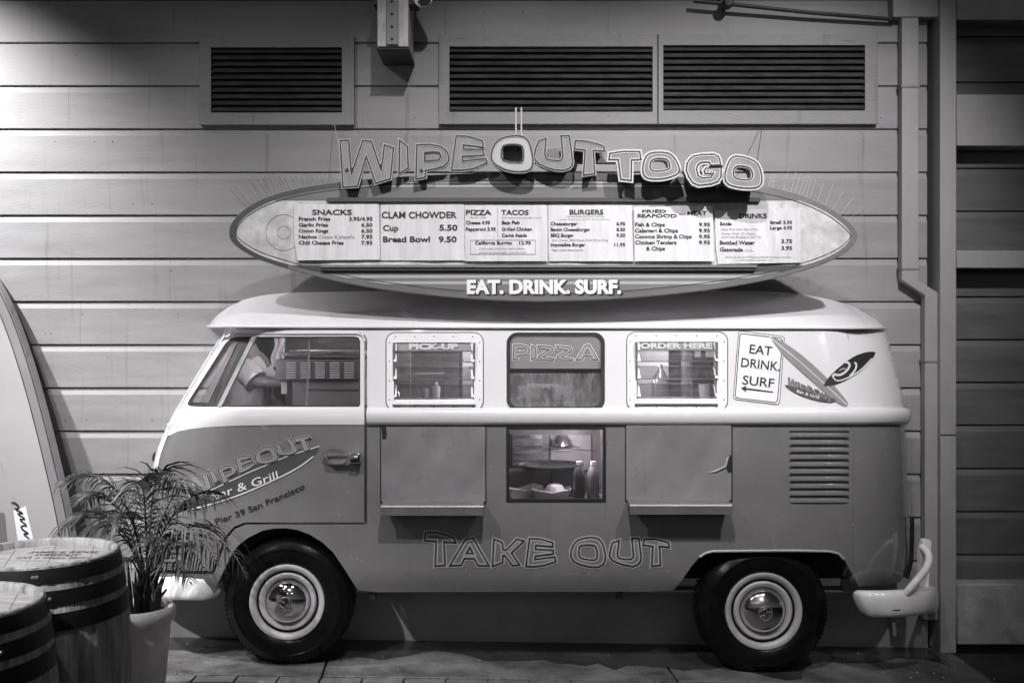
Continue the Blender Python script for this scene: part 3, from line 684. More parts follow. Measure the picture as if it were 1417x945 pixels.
# engine vents
for k in range(10):
    y = 598+k*10.05
    b = MB(); a = P(1092, y, -.006); c = P(1175, y+6.5, -.006); x0, x1 = a.x, c.x; Y0 = Yb(1130, y)
    for i_ in range(1): pass
    yv = lambda x: Yb(CX+(x)*F/DC, y)
    vs = []; m_ = 12
    for i in range(m_+1):
        x = lerp(x0, x1, i/m_); e = min(1, min(i, m_-i)/1.0); Y = yv(x)
        vs += [(x, Y-.001, a.z), (x, Y-.0065*e-.001, c.z+.003), (x, Y-.0055*e-.001, c.z), (x, Y-.0015, c.z)]
    fs = []
    for i in range(m_):
        for q in range(3): fs.append((i*4+q, i*4+q+1, (i+1)*4+q+1, (i+1)*4+q))
    b.add(vs, fs); lo = b.build('engine_vent', M['grey'], van, smooth=50)
    e = MB(); e.fill([(1093, y-2.2), (1174, y-2.2), (1175.5, y+.5), (1091.5, y+.5)], (), Yb, 10, off=.002); e.build('vent_slot', M['seam'], lo, smooth=0)
# seams, jack points
b = MB(); b.ribbon([(1172, 455), (1174, 470)], .7, Yb, False, off=.0012); b.ribbon([(1181, 570), (1180, 808)], .7, Yb, False, off=.0015); b.build('panel_seams', M['decal_grey'], van, smooth=0)
for px in (515, 857):
    b = MB(); b.pbox(px-4, 817, px+5, 829, .08, .13); b.build('jack_point', M['conduit'], van, bevel=.003)
b = MB(); v = P(855, 0, .1); b.box(P(500, 0, .1).x, P(932, 0, .1).x, .07, .487, P(0, 812, .07).z, P(0, 809, .07).z); b.build('floor_pan', M['black'], van, smooth=0)
b = MB(); lip = [(x, y) for x, y in archR[5:9]]
b.tube([P(x, y+.6, Yb(x, y)-.003) for x, y in dens(archR[3:11], 12, False)], .0065, 6); b.build('arch_lip', M['decal_light'], van)
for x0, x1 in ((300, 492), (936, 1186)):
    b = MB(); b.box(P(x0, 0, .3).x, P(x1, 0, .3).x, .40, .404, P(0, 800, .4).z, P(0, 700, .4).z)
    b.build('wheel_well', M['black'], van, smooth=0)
b = MB()
for px, py in ((650, 796), (748, 795), (783, 794), (786, 793), (789, 793.5), (815, 794), (604, 799), (1162, 733), (1180, 726), (487, 770), (494, 773), (500, 775), (943, 800), (905, 809), (925, 790), (470, 712), (680, 645)):
    r = random.uniform(.6, 1.6); b.fill([(px+r*math.cos(a)*random.uniform(.6, 1.4), py+r*math.sin(a)*random.uniform(.5, 1)) for a in [i*1.05 for i in range(6)]], (), Yb, 9, off=.0014)
b.build('paint_chips', M['decal_light'], van, smooth=0)
# wheels
def wheel(px, py, r, Y, rot):
    c = P(px, py, Y); k = r/.325
    t = MB(); t.lathe([(.186*k, .0), (.192*k, -.014), (.215*k, -.022), (.24*k, -.026), (.262*k, -.025), (.264*k, -.028), (.27*k, -.028), (.272*k, -.024), (.295*k, -.012), (.312*k, .008), (.320*k, .02), (.3245*k, .045), (.325*k, .075), (.3235*k, .11), (.312*k, .14), (.28*k, .16), (.2*k, .16)], c, 'Y', 96)
    w = t.build('wheel', M['tyre'], van, smooth=50)
    tr = MB()
    for i in range(84):
        a = 2*math.pi*i/84; ca, sa = math.cos(a), math.sin(a); e = .0045
        for y0, y1, rr in ((.014, .04, .3185), (.05, .09, .3222), (.1, .13, .3205)):
            vs = []
            for d, y_, q in ((-e, y0, 0), (e, y0, 0), (e, y1, .003), (-e, y1, .003)):
                for h_ in (-.008, .004):
                    R_ = (rr+q+h_)*k; d2 = d*1.3; vs.append((c.x+R_*ca-d2*sa, c.y+y_, c.z+R_*sa+d2*ca))
            tr.add(vs, [(1, 3, 5, 7), (0, 1, 7, 6), (0, 2, 3, 1), (2, 4, 5, 3), (4, 6, 7, 5)])
    tr.build('tread', M['tyre'], w, smooth=0)
    q = MB(); q.lathe([(.113*k, .020), (.118*k, .004), (.126*k, -.006), (.138*k, -.008), (.146*k, .0), (.149*k, .016), (.155*k, .016), (.158*k, .0), (.166*k, -.014), (.18*k, -.020), (.188*k, -.019), (.192*k, -.010), (.19*k, .01)], c, 'Y', 72); q.build('rim', M['cream'], w, smooth=50)
    hc = MB(); hc.lathe([(.0001, -.052), (.03*k, -.050), (.06*k, -.044), (.085*k, -.032), (.1*k, -.018), (.109*k, .0), (.112*k, .012), (.1165*k, .012), (.117*k, .02)], c, 'Y', 64); h_ = hc.build('hubcap', M['chrome'], w, smooth=60)
    q = MB(); q.lathe([(.1475*k, .0005), (.1515*k, .0162), (.156*k, .0005)], c, 'Y', 72); q.build('rim_groove', M['seam'], w)
    e = MB(); th = .0035
    ring = [(c.x+.035*math.cos(a), c.y-.053, c.z+.035*math.sin(a)) for a in [2*math.pi*i/32 for i in range(33)]]; e.tube(ring, .0022, 6)
    for st in ([(-.012, .032), (0, .006), (.012, .032)], [(-.030, .016), (-.014, -.028), (0, -.002), (.014, -.028), (.030, .016)]):
        pts = [(u*math.cos(rot)-v_*math.sin(rot), u*math.sin(rot)+v_*math.cos(rot)) for u, v_ in st]
        e.tube([(c.x+u, c.y-.0545, c.z+v_) for u, v_ in pts], .0024, 6)
    e.build('emblem', M['sill'], h_)
wheel(398, 832, .328, .052, R(35)); wheel(1056, 844.5, .335, .04, R(140))
# bumpers
b = MB(); prof = chaikin([(.02, .068), (.05, .056), (.058, 0), (.05, -.056), (.02, -.068), (-.01, -.062), (-.01, .062)], 2)
pth = [P(293, 811, .12), P(291, 811, .09), P(284, 811, .075), P(270, 811, .085), P(250, 811, .11), P(232, 811, .17), P(220, 811, .26), P(216, 811, .36), P(215, 811, .45)]
m0 = len(pth); b.sweep(pth[::-1], [(-a if False else a, z) for a, z in prof])
for i, v in enumerate(b.v):
    k = m0-1-i//len(prof)
    if k == 0: v.z = P(0, 811, .12).z+(v.z-P(0, 811, .12).z)*.55
    elif k == 1: v.z = P(0, 811, .09).z+(v.z-P(0, 811, .09).z)*.85
b.build('front_bumper', M['bumper'], van, smooth=60)
b = MB(); pth = [P(1192, 833, .04), P(1194, 833, .0), P(1201, 834, -.035), P(1220, 834, -.055), P(1245, 833, -.05), P(1266, 831, -.02), P(1279, 829, .05), P(1283, 828, .16), P(1284, 828, .4)]
sc = [.82, .95, 1, 1, 1, 1, 1.05, 1.1, 1.1]
b.sweep(pth, prof)
npf = len(prof)
for i, v in enumerate(b.v):
    k = i//npf; zc = pth[k].z; v.z = zc+(v.z-zc)*sc[k]
    if k < 4: v.x += (zc+.055-v.z)*.42*(1-k/5)
b.build('rear_bumper', M['bumper'], van, smooth=60)
b = MB(); b.ribbon([(1228, 843.5), (1240, 844), (1246, 843)], 1.2, -.108, False, off=.0); b.ribbon([(1250, 843), (1262, 842), (1270, 840.5)], 1.1, lambda x, y: -.106+(x-1250)*.0014, False, off=.0); b.build('scuff_marks', M['seam'], van, smooth=0)
op_ = [P(1249, 825, -.07), P(1256, 818, -.09), P(1270, 801, -.085), P(1281, 788, -.04), P(1286, 776, .0), P(1285, 765, .04), P(1276, 757, .10)]
for _ in range(2): op_ = [op_[0]]+[q for a_, b_ in zip(op_, op_[1:]) for q in (a_.lerp(b_, .25), a_.lerp(b_, .75))]+[op_[-1]]
b = MB(); b.tube(op_, .019, 14); b.build('overrider_tube', M['bumper'], van, smooth=60)
b = MB(); b.prism(chaikin([(1275, 747), (1288, 746), (1290, 752), (1287, 800), (1283, 835), (1274, 836), (1272, 800)], 1), Y0=.10, Y1=.14); b.build('bumper_upright', M['bumper'], van, smooth=40, bevel=.004)
b = MB(); b.prism([(1234, 845), (1252, 843), (1252, 880), (1236, 880)], Y0=.44, Y1=.48); b.build('exhaust_bracket', M['base'], van, smooth=0)
b = MB(); b.tube([P(1262, 716, .22), P(1262, 740, .22), P(1261, 775, .24), P(1255, 800, .24)], .012, 8); b.build('tail_light', M['rubber'], van)
b = MB(); b.tube([P(1262, 714, .2), P(1262.5, 725, .2)], .006, 8); b.build('tail_light_glint', M['chrome'], van)
# ------------------------------------------------------------------ glyph polygons
def mp(pts, ox, oy, k): return [(ox+x/k, oy+y/k) for x, y in pts]
a = (460, 180, 7.085); c = (640, 140, 6.75); d = (830, 180, 5.904)
G = {}
G['W'] = (mp([(78,108),(160,103),(188,438),(300,105),(382,115),(480,400),(512,150),(600,178),(570,480),(425,525),(333,260),(245,555),(105,562)], *a), [])
G['I'] = (mp([(660,105),(735,160),(745,375),(655,430)], *a), [])
G['P'] = (mp([(830,150),(960,145),(1060,165),(1115,205),(1143,265),(1138,310),(1090,360),(1000,385),(910,400),(915,465),(820,485)], *a), [mp([(905,225),(1000,218),(1050,225),(1065,265),(1040,300),(905,310)], *a)])
G['E'] = ([(631.5,188.8),(645,189),(657,192),(667.4,195.6),(668.9,204.4),(641.4,201.2),(641.4,206.8),(668,207.9),(669.6,215.5),(640,217),(640,223.5),(671.9,220),(674,226),(655,234),(640,236),(625,236)], [])
G['O'] = (chaikin(mp([(540,325),(605,355),(642,440),(665,590),(625,655),(520,667),(400,648),(300,595),(262,540),(282,430),(335,365),(420,332)], *c), 2), [chaikin(mp([(368,430),(415,408),(535,408),(568,440),(570,560),(535,580),(395,568),(362,535)], *c), 2)])
G['U'] = (mp([(715,375),(780,355),(768,480),(775,530),(800,550),(860,558),(910,560),(932,540),(936,510),(920,330),(995,325),(1030,570),(1022,605),(1000,630),(940,650),(870,646),(790,625),(715,590),(680,555),(670,520),(685,440)], *c), [])
G['T'] = (mp([(1055,375),(1130,375),(1250,400),(1315,425),(1330,470),(1220,465),(1235,680),(1130,695),(1145,460),(1045,450)], *c), [])
G['T2'] = (mp([(80,195),(190,178),(325,180),(335,245),(258,248),(255,415),(170,405),(150,245),(75,245)], *d), [])
G['O2'] = (chaikin(mp([(395,188),(540,182),(605,218),(655,320),(635,368),(520,404),(388,404),(345,355),(356,258)], *d), 2), [chaikin(mp([(425,236),(550,234),(572,290),(565,330),(425,345),(405,300)], *d), 2)])
G['G'] = (mp([(735,240),(760,218),(820,205),(930,200),(965,218),(978,245),(985,288),(905,290),(890,264),(825,268),(797,290),(788,320),(800,375),(835,395),(905,390),(925,357),(858,360),(850,335),(865,315),(990,310),(988,385),(960,425),(910,443),(810,455),(760,435),(725,385),(705,330),(712,275)], *d), [])
G['O3'] = (chaikin(mp([(1085,216),(1160,218),(1272,256),(1315,330),(1326,442),(1272,480),(1130,475),(1035,445),(1014,380),(1046,268)], *d), 2), [chaikin(mp([(1110,290),(1225,306),(1250,360),(1235,416),(1105,405),(1084,350)], *d), 2)])
a = (570, 720, 7.085); c = (760, 720, 7.085)
K = {}
K['T'] = (mp([(135,118),(240,115),(340,140),(415,175),(430,218),(315,208),(325,435),(228,445),(238,200),(122,195)], *a), [])
K['A'] = (mp([(525,185),(600,172),(755,440),(650,440),(610,370),(515,370),(485,435),(372,440)], *a), [mp([(568,260),(600,322),(533,320)], *a)])
K['K'] = (mp([(805,180),(885,215),(895,285),(930,285),(1030,180),(1100,200),(975,315),(1055,432),(985,438),(910,340),(890,340),(890,410),(790,445)], *a), [])
K['E'] = (mp([(1155,175),(1260,180),(1380,215),(1380,255),(1215,240),(1210,280),(1385,290),(1385,325),(1210,345),(1205,380),(1400,355),(1410,400),(1300,435),(1200,450),(1118,445)], *a), [])
K['O'] = (chaikin(mp([(335,172),(445,160),(515,200),(550,320),(550,405),(492,457),(380,450),(255,414),(208,360),(220,265),(268,195)], *c), 2), [chaikin(mp([(310,240),(438,235),(470,280),(470,382),(410,386),(305,370),(288,330),(293,265)], *c), 2)])
K['U'] = (mp([(620,215),(685,195),(668,320),(672,350),(690,370),(740,377),(800,378),(820,362),(825,330),(810,175),(875,172),(900,350),(896,395),(870,430),(820,448),(720,430),(650,405),(605,375),(590,340),(598,290)], *c), [])
K['T2'] = (mp([(935,180),(1030,180),(1170,215),(1175,260),(1080,250),(1090,435),(1005,445),(1015,250),(920,240)], *c), [])
def xf(g, fn): return ([fn(*p) for p in g[0]], [[fn(*p) for p in h] for h in g[1]])
def ccw_(p):
    return sum(p[i][0]*p[(i+1) % len(p)][1]-p[(i+1) % len(p)][0]*p[i][1] for i in range(len(p))) > 0
def decal(gs, Y, parent, name, halo, line, face, wh, wl, base=.0015, step=.0009, inner=None, m_halo=None, m_line=None, m_face=None, m_in=None):
    hm, lm, fm, im = MB(), MB(), MB(), MB()
    for g, hs in gs:
        for L in [g]+hs:
            hm.ribbon(L, wh, Y, True, off=base, sp=6); lm.ribbon(L, wl, Y, True, off=base+2*step, sp=6)
            if inner:
                s_ = inner if ccw(L) else -inner
                if L is not g: s_ = -s_
                im.ribbon(L, wl*1.1, Y, True, off=base+1.5*step, shift=s_, sp=6)
        fm.fill(g, hs, Y, 12, off=base+step)
    o = fm.build(name, m_face, parent, smooth=0); hm.build('letter_halo', m_halo, o, smooth=0); lm.build('letter_outline', m_line, o, smooth=0)
    if inner: im.build('letter_highlight', m_in, o, smooth=0)
    return o
decal(list(K.values()), Yb, van, 'take_out_lettering', 0, 0, 0, 6.2, 2.1, inner=2.2, m_halo=M['halo'], m_line=M['decal_black'], m_face=M['decal_grey'], m_in=M['halo'])
# pizza letters
za = (690, 450, 7.27)
Z = mp([(395,205),(520,215),(550,235),(545,262),(450,318),(560,338),(550,358),(430,347),(400,322),(405,305),(505,248),(410,236)], *za)
def fit(g, x0, y0, x1, y1):
    xs_ = [p[0] for p in g[0]]; ys_ = [p[1] for p in g[0]]
    return xf(g, lambda x, y: (lerp(x0, x1, (x-min(xs_))/(max(xs_)-min(xs_))), lerp(y0, y1, (y-min(ys_))/(max(ys_)-min(ys_)))))
pz = [fit(G['P'], 710, 477, 733, 498), fit(G['I'], 735.5, 478, 742, 498), (Z, []), ([(x+25.5, y+.4) for x, y in Z], []), fit(K['A'], 797, 477, 828, 498)]
decal(pz, .062, pw_, 'pizza_lettering', 0, 0, 0, 3.2, 1.0, m_halo=M['decal_white'], m_line=M['decal_black'], m_face=M['decal_light'])
# door logo
ds = chaikin([(246, 700), (262, 688), (300, 668), (345, 645), (400, 624), (444, 615), (436, 630), (415, 645), (380, 663), (330, 684), (290, 697), (262, 704)], 2)
b = MB(); b.fill(ds, (), Yb, 6, off=.0025, extra=[(x, y) for x in range(250, 440, 5) for y in range(616, 704, 5)]); dl = b.build('surfboard_logo', M['decal_dark'], dlow, smooth=40)
b = MB(); b.ribbon(chaikin([(258, 706), (290, 698), (330, 685.5), (380, 664), (415, 646), (434, 631)], 2, False), 1.8, Yb, False, off=.0045, sp=4); b.ribbon([(262, 692), (300, 674), (345, 653), (400, 630), (442, 617)], 1.2, Yb, False, off=.0042, sp=4); b.build('board_stripes', M['decal_white'], dl, smooth=0)
dg_ = [xf(G[k], lambda x, y: (249.5+(x-471)*.4864+(y-195)*.18, 664.6-(x-471)*.1774+(y-195)*.42)) for k in 'WIPEOUT']
decal(dg_, Yb, dlow, 'wipeout_lettering', 0, 0, 0, 2.6, .9, base=.0048, step=.0012, inner=1.3, m_halo=M['decal_light'], m_line=M['decal_black'], m_face=M['decal_mid'], m_in=M['decal_light'])
b = MB(); text(b, 'Bar & Grill', 295, 392, 692, 11.5, Yb, .005, .006, rot=18.5, shear=.1); b.build('bar_and_grill_lettering', M['decal_white'], dlow, smooth=0)
b = MB(); text(b, 'Pier 39 San Francisco', 300, 433, 727, 8.2, Yb, .02, .004, rot=22, arc=-2, shear=.05); b.build('address_lettering', M['decal_black'], dlow, smooth=0)
# rear side decals
def sg(x, y): return (1000+x/5.904, 440+y/5.904)
yo = lambda x, y: Yb(x, y)
sp_ = [sg(*p) for p in [(140,112),(160,108),(480,150),(503,165),(500,190),(465,690),(450,705),(430,704),(105,664),(88,650),(88,630),(128,130)]]
b = MB(); b.fill(sp_, (), Yb, 12, off=.002); ss = b.build('direction_sign', M['gloss_white'], van, smooth=0)
b = MB(); b.ribbon(sp_, .8, Yb, True, off=.003); b.ribbon([sg(*p) for p in [(155,128),(470,165),(488,185),(447,672),(430,690),(115,652),(102,635),(140,140)]], 1.2, Yb, True, off=.003); b.build('sign_border', M['decal_black'], ss, smooth=0)
b = MB()
for s_, x0, x1, yb_ in (('EAT', 215, 400, 287), ('DRINK.', 147, 466, 397), ('SURF', 158, 418, 540)):
    q = sg(x0, yb_); e = sg(x1, yb_); text(b, s_, q[0], e[0], q[1], 13, Yb, .012, .0035, rot=-6.5)
q = [sg(*p) for p in [(147,573),(192,552),(190,570),(410,600),(409,610),(190,586),(192,606)]]; b.fill(q, (), Yb, 10, off=.0035)
b.build('lettering', M['decal_black'], ss, smooth=0)
lb = chaikin([sg(*p) for p in [(372,140),(470,180),(600,265),(760,400),(900,540),(1010,670),(1028,712),(1000,725),(930,690),(800,580),(640,440),(470,280)]], 2)
b = MB(); b.fill(lb, (), Yb, 7, off=.0042, extra=[(x, y) for x in range(1060, 1176, 5) for y in range(462, 565, 5)]); lo_ = b.build('longboard_logo', M['decal_mid'], van, smooth=40)
b = MB(); b.ribbon([sg(*p) for p in [(380,150),(480,235),(640,365),(800,510),(930,630),(1015,712)]], 1.1, Yb, False, off=.0052, sp=4); b.build('stringer', M['decal_white'], lo_, smooth=0)
b = MB()
bb = chaikin([sg(*p) for p in [(815,560),(850,500),(905,440),(980,375),(1080,305),(1180,275),(1245,275),(1245,295),(1200,360),(1110,440),(1000,510),(900,550)]], 1)
b.fill(bb, (), Yb, 7, off=.0055, extra=[(x, y) for x in range(1140, 1212, 5) for y in range(488, 535, 5)]); sb_ = b.build('wave_board_logo', M['decal_black'], van, smooth=40)
b = MB()
for L, wd in (([(1215,330),(1130,425),(1020,490),(930,520),(895,480)], 1.8), ([(895,480),(910,455),(940,470),(990,450),(1035,400),(1030,365),(1000,360)], 3.0), ([(1035,475),(1085,420),(1090,370),(1070,365)], 2.6), ([(950,430),(980,410),(1005,415)], 1.0)):
    b.ribbon(chaikin([sg(*p) for p in L], 2, False), wd, Yb, False, off=.0068, sp=3)
b.build('wave_stripes', M['decal_white'], sb_, smooth=0)
sl_ = chaikin([sg(*p) for p in [(500,540),(600,560),(760,600),(900,650),(930,680),(860,690),(740,670),(600,620),(520,565)]], 2)
b = MB(); b.fill(sl_, (), Yb, 7, off=.0056); l2 = b.build('small_board_logo', M['decal_dark'], van, smooth=0)
wg = [xf(G[k], lambda x, y: (sg(535, 485)[0]+(x-471)*.165, sg(535, 485)[1]+(x-471)*.075+(y-195)*.17)) for k in 'WIPEOUT']
decal(wg, Yb, l2, 'wipeout_lettering', 0, 0, 0, 1.2, .5, base=.0062, step=.0007, m_halo=M['decal_light'], m_line=M['decal_black'], m_face=M['decal_mid'])
b = MB(); q = sg(600, 605); text(b, 'Bar & Grill', q[0], q[0]+32, q[1], 4.2, Yb, .012, .0085, rot=-17); b.build('bar_and_grill_lettering', M['decal_white'], l2, smooth=0)
# ------------------------------------------------------------------ kitchen behind the windows
kr = thing('kitchen_room', (0, .6, .25), 'dim kitchen interior seen through the van windows', 'kitchen')
xa, xb = P(330, 0, .6).x, P(1200, 0, .6).x
b = MB(); b.box(xa, xb, 1.75, 1.78, .25, 1.80); b.box(xa, xb, .56, 1.75, .22, .25); b.box(xa-.2, xb, .56, 1.75, 1.80, 1.83); b.box(xb, xb+.03, .56, 1.78, .25, 1.8); b.box(xa-.23, xa-.2, .56, 1.78, .25, 1.8)
b.build('room_shell', M['kitchen'], kr, smooth=0)
b = MB(); b.pbox(615, 470, 634, 600, .9, .95); b.build('door_jamb', M['kitchen_pale'], kr, smooth=0)
b = MB(); b.pbox(540, 470, 568, 600, 1.2, 1.25); b.pbox(640, 470, 660, 600, 1.3, 1.33); b.build('cupboard', M['kitchen_pale'], kr, smooth=0)
b = MB(); b.pbox(570, 518, 620, 522, .8, 1.1); b.pbox(880, 470, 925, 556, .95, .98); b.build('shelf', M['kitchen_pale'], kr, smooth=0)
b = MB(); b.pbox(505, 565, 1010, 572, .25, .8); b.build('counter', M['steel'], kr, smooth=0)
b = MB(); b.pbox(961, 484, 970, 494, .5, .505); b.pbox(977, 484, 988, 494, .5, .505); b.build('notice', M['paper'], kr, smooth=0)
ov = thing('pizza_oven', P(438, 560, .5), 'stainless louvred oven seen through the van door window', 'oven')
b = MB(); b.pbox(381, 497, 500, 526, .5, 1.0); b.build('oven_hood', M['decal_grey'], ov, bevel=.004)
b = MB(); b.pbox(404, 526, 500, 564, .54, 1.0); b.build('oven_body', M['kitchen_pale'], ov, bevel=.004)
b = MB(); b.pbox(420, 538, 500, 539.5, .53, .56); b.build('shelf_edge', M['sill'], ov, smooth=0)
b = MB()
for ci in range(5):
    for ri in range(7):
        x = 396.5+ci*20; y = 501.5+ri*3.3
        A, B = P(x, y, .5), P(x+13.5, y+1.5, .5); b.add([(A.x, .499, A.z), (B.x, .499, A.z), (B.x, .489, B.z), (A.x, .489, B.z)], [(0, 3, 2, 1)])
b.build('louvres', M['gloss_white'], ov, smooth=0)
tr_ = thing('baking_tray', P(443, 494, .6), 'flat steel tray lying on top of the louvred oven', 'tray')
b = MB(); A, B = P(390, 487.5, .52), P(500, 492.5, .52); b.box(A.x, B.x, .52, .95, B.z, B.z+.003); b.box(A.x, B.x, .515, .52, B.z, A.z); b.box(A.x-.004, A.x, .515, .95, B.z, A.z); b.build('tray_pan', M['steel'], tr_, smooth=0)
b = MB(); b.box(A.x+.03, B.x-.02, .54, .93, B.z+.003, B.z+.03); b.build('covering', M['food'], tr_, bevel=.01)
b = MB(); b.pbox(440, 466, 500, 474, .7, 1.0); tag(b.build('wall_shelf', M['decal_grey'], bevel=.003), 'steel shelf hanging above the louvred oven', 'shelf')
b = MB(); ns = 14
vs = []; 
for j in range(9):
    for i in range(ns+1):
        t = i/ns; v = P(lerp(377+3*math.sin(j*.8), 394, t), lerp(464, 508-13*t**2, j/8), .62); vs.append((v.x, .62+.012*math.sin(t*14+j*.4), v.z))
b.add(vs, [(j*(ns+1)+i, (j+1)*(ns+1)+i, (j+1)*(ns+1)+i+1, j*(ns+1)+i+1) for j in range(8) for i in range(ns)])
tag(b.build('towel', M['cloth'], smooth=80), 'white towel hanging between the worker and the oven', 'towel')
b = MB(); b.pbox(389, 526, 397, 545, .55, .556); tag(b.build('order_ticket', M['paper'], smooth=0), 'white paper ticket held out in front of the oven', 'paper')
# far windscreen pillar seen through the quarter light
b = MB(); b.add([P(276, 562, .46), P(286, 562, .46), P(331, 468, .46), P(322, 468, .46)]+[P(276, 562, .49), P(286, 562, .49), P(331, 468, .49), P(322, 468, .49)], [(0, 1, 2, 3), (0, 4, 5, 1), (1, 5, 6, 2), (2, 6, 7, 3), (3, 7, 4, 0)]); b.build('inner_pillar', M['kitchen_pale'], van, smooth=0)
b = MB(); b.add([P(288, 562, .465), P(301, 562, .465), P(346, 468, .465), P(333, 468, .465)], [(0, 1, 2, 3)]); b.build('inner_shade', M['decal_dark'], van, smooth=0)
# person in the kitchen
def skin(name, verts, edges, rad, m, parent=None, sub=2):
    me = bpy.data.meshes.new(name); me.from_pydata([tuple(v) for v in verts], edges, []); o = bpy.data.objects.new(name, me); COL.objects.link(o)
    md = o.modifiers.new('skin', 'SKIN'); md.use_smooth_shade = True
    for i, sv in enumerate(me.skin_vertices[0].data):
        r = rad[i]; sv.radius = r if isinstance(r, tuple) else (r, r); sv.use_root = (i == 0)
    s = o.modifiers.new('sub', 'SUBSURF'); s.levels = sub; s.render_levels = sub
    me.materials.append(m)
    if parent is not None:
        o.parent = parent
        if parent.type == 'EMPTY': o.matrix_parent_inverse = Matrix.Translation(-parent.location)
    return o
pe = thing('person', (P(330, 0, .78).x, .78, .25), 'person in a white t-shirt working inside behind the van door window', 'person')
px_ = P(336, 0, .80).x; yy = .82
J = [(px_, yy, 1.05), (px_+.0, yy, 1.22), (px_+.005, yy, 1.42), (px_+.0, yy, 1.54), (px_+.0, yy, 1.62), (px_-.0, yy-.01, 1.74), (px_+.01, yy-.01, 1.84),
     (px_+.04, yy-.13, 1.47), (px_+.118, yy-.185, 1.39), (px_+.30, yy-.19, 1.385), (px_+.07, yy+.15, 1.5), (px_+.1, yy+.18, 1.25), (px_+.2, yy+.16, 1.22),
     (px_-.05, yy-.09, .98), (px_-.04, yy-.1, .62), (px_-.05, yy-.1, .30), (px_+.04, yy+.09, .98), (px_+.05, yy+.1, .62), (px_+.04, yy+.1, .30)]
E = [(0, 1), (1, 2), (2, 3), (3, 4), (4, 5), (5, 6), (3, 7), (7, 8), (8, 9), (3, 10), (10, 11), (11, 12), (0, 13), (13, 14), (14, 15), (0, 16), (16, 17), (17, 18)]
RD = [(.10, .11), (.095, .11), (.10, .115), (.055, .07), .055, .085, .08, .055, .038, .026, .055, .043, .03, .08, .06, .045, .08, .06, .045]
skin('body', J, E, RD, M['skin'], pe)
b = MB(); nn = 56; rg_ = [(.98, .150, .155), (1.06, .148, .152), (1.14, .142, .150), (1.22, .140, .150), (1.30, .140, .158), (1.37, .140, .168), (1.43, .136, .172), (1.48, .124, .160), (1.515, .104, .132), (1.54, .082, .096), (1.556, .066, .07), (1.562, .058, .06)]
vs = []
zz_ = [lerp(rg_[i][0], rg_[i+1][0], k/4) for i in range(len(rg_)-1) for k in range(4)]+[1.562]
for z in zz_:
    rx, ry = interp([(q[0], q[1]) for q in rg_], z), interp([(q[0], q[2]) for q in rg_], z)
    amp = .035*max(0, min(1, (1.53-z)/.1))
    for k in range(nn):
        a = 2*math.pi*k/nn; w_ = 1+amp*(.5*math.sin(4*a+9*z)+.45*math.sin(9*a-16*z+1)+.35*math.sin(15*a+7*z))
        vs.append((px_+rx*w_*math.cos(a), yy+ry*w_*math.sin(a), z))
b.add(vs, [(j*nn+k, j*nn+(k+1) % nn, (j+1)*nn+(k+1) % nn, (j+1)*nn+k) for j in range(len(zz_)-1) for k in range(nn)])
for sy, en in ((-1, (px_+.120, yy-.185, 1.395)), (1, (px_+.10, yy+.185, 1.38))):
    p0 = Vector((px_+.01, yy+sy*.10, 1.475)); p1 = Vector((px_+.045, yy+sy*.155, 1.465)); p2 = Vector(en)
    b.tube([p0, p1, p1.lerp(p2, .35), p1.lerp(p2, .7), p2, p2-(p2-p1)*.05], [.060, .066, .072, .066, .070, .050], 18, cap=False)
b.build('tshirt', M['shirt'], pe, smooth=70)
b = MB(); b.tube([(px_, yy, 1.556), (px_, yy, 1.568), (px_, yy, 1.574)], [.060, .062, .056], 24, cap=False); b.build('collar', M['cloth'], pe, smooth=70)
skin('hair', [(px_+.01, yy-.02, 1.60), (px_+.03, yy-.03, 1.67), (px_+.03, yy-.02, 1.79), (px_+.02, yy+.0, 1.87)], [(0, 1), (1, 2), (2, 3)], [.075, .10, .11, .07], M['hair'], pe)
skin('trousers', [J[0]]+[(J[k][0], J[k][1], J[k][2]) for k in (13, 14, 15, 16, 17, 18)], [(0, 1), (1, 2), (2, 3), (0, 4), (4, 5), (5, 6)], [(.135, .15), .095, .075, .065, .095, .075, .065], M['trousers'], pe)
wr = Vector(J[9])
hv = [wr, wr+Vector((.05, 0, -.005)), wr+Vector((.085, 0, -.01))]; he = [(0, 1), (1, 2)]; hr = [.024, .03, .026]
for k, dz in enumerate((-.024, -.008, .008, .024)):
    i0 = len(hv); ln = [.03, .036, .038, .032][k]
    hv += [wr+Vector((.09, dz*1.1, -.012)), wr+Vector((.09+ln, dz*1.2, -.025)), wr+Vector((.09+ln*1.5, dz*1.2, -.05))]; he += [(2, i0), (i0, i0+1), (i0+1, i0+2)]; hr += [.010, .009, .008]
i0 = len(hv); hv += [wr+Vector((.04, -.03, .02)), wr+Vector((.075, -.045, .015)), wr+Vector((.1, -.04, 0))]; he += [(1, i0), (i0, i0+1), (i0+1, i0+2)]; hr += [.012, .010, .009]
skin('hand', hv, he, hr, M['skin'], pe, 1)
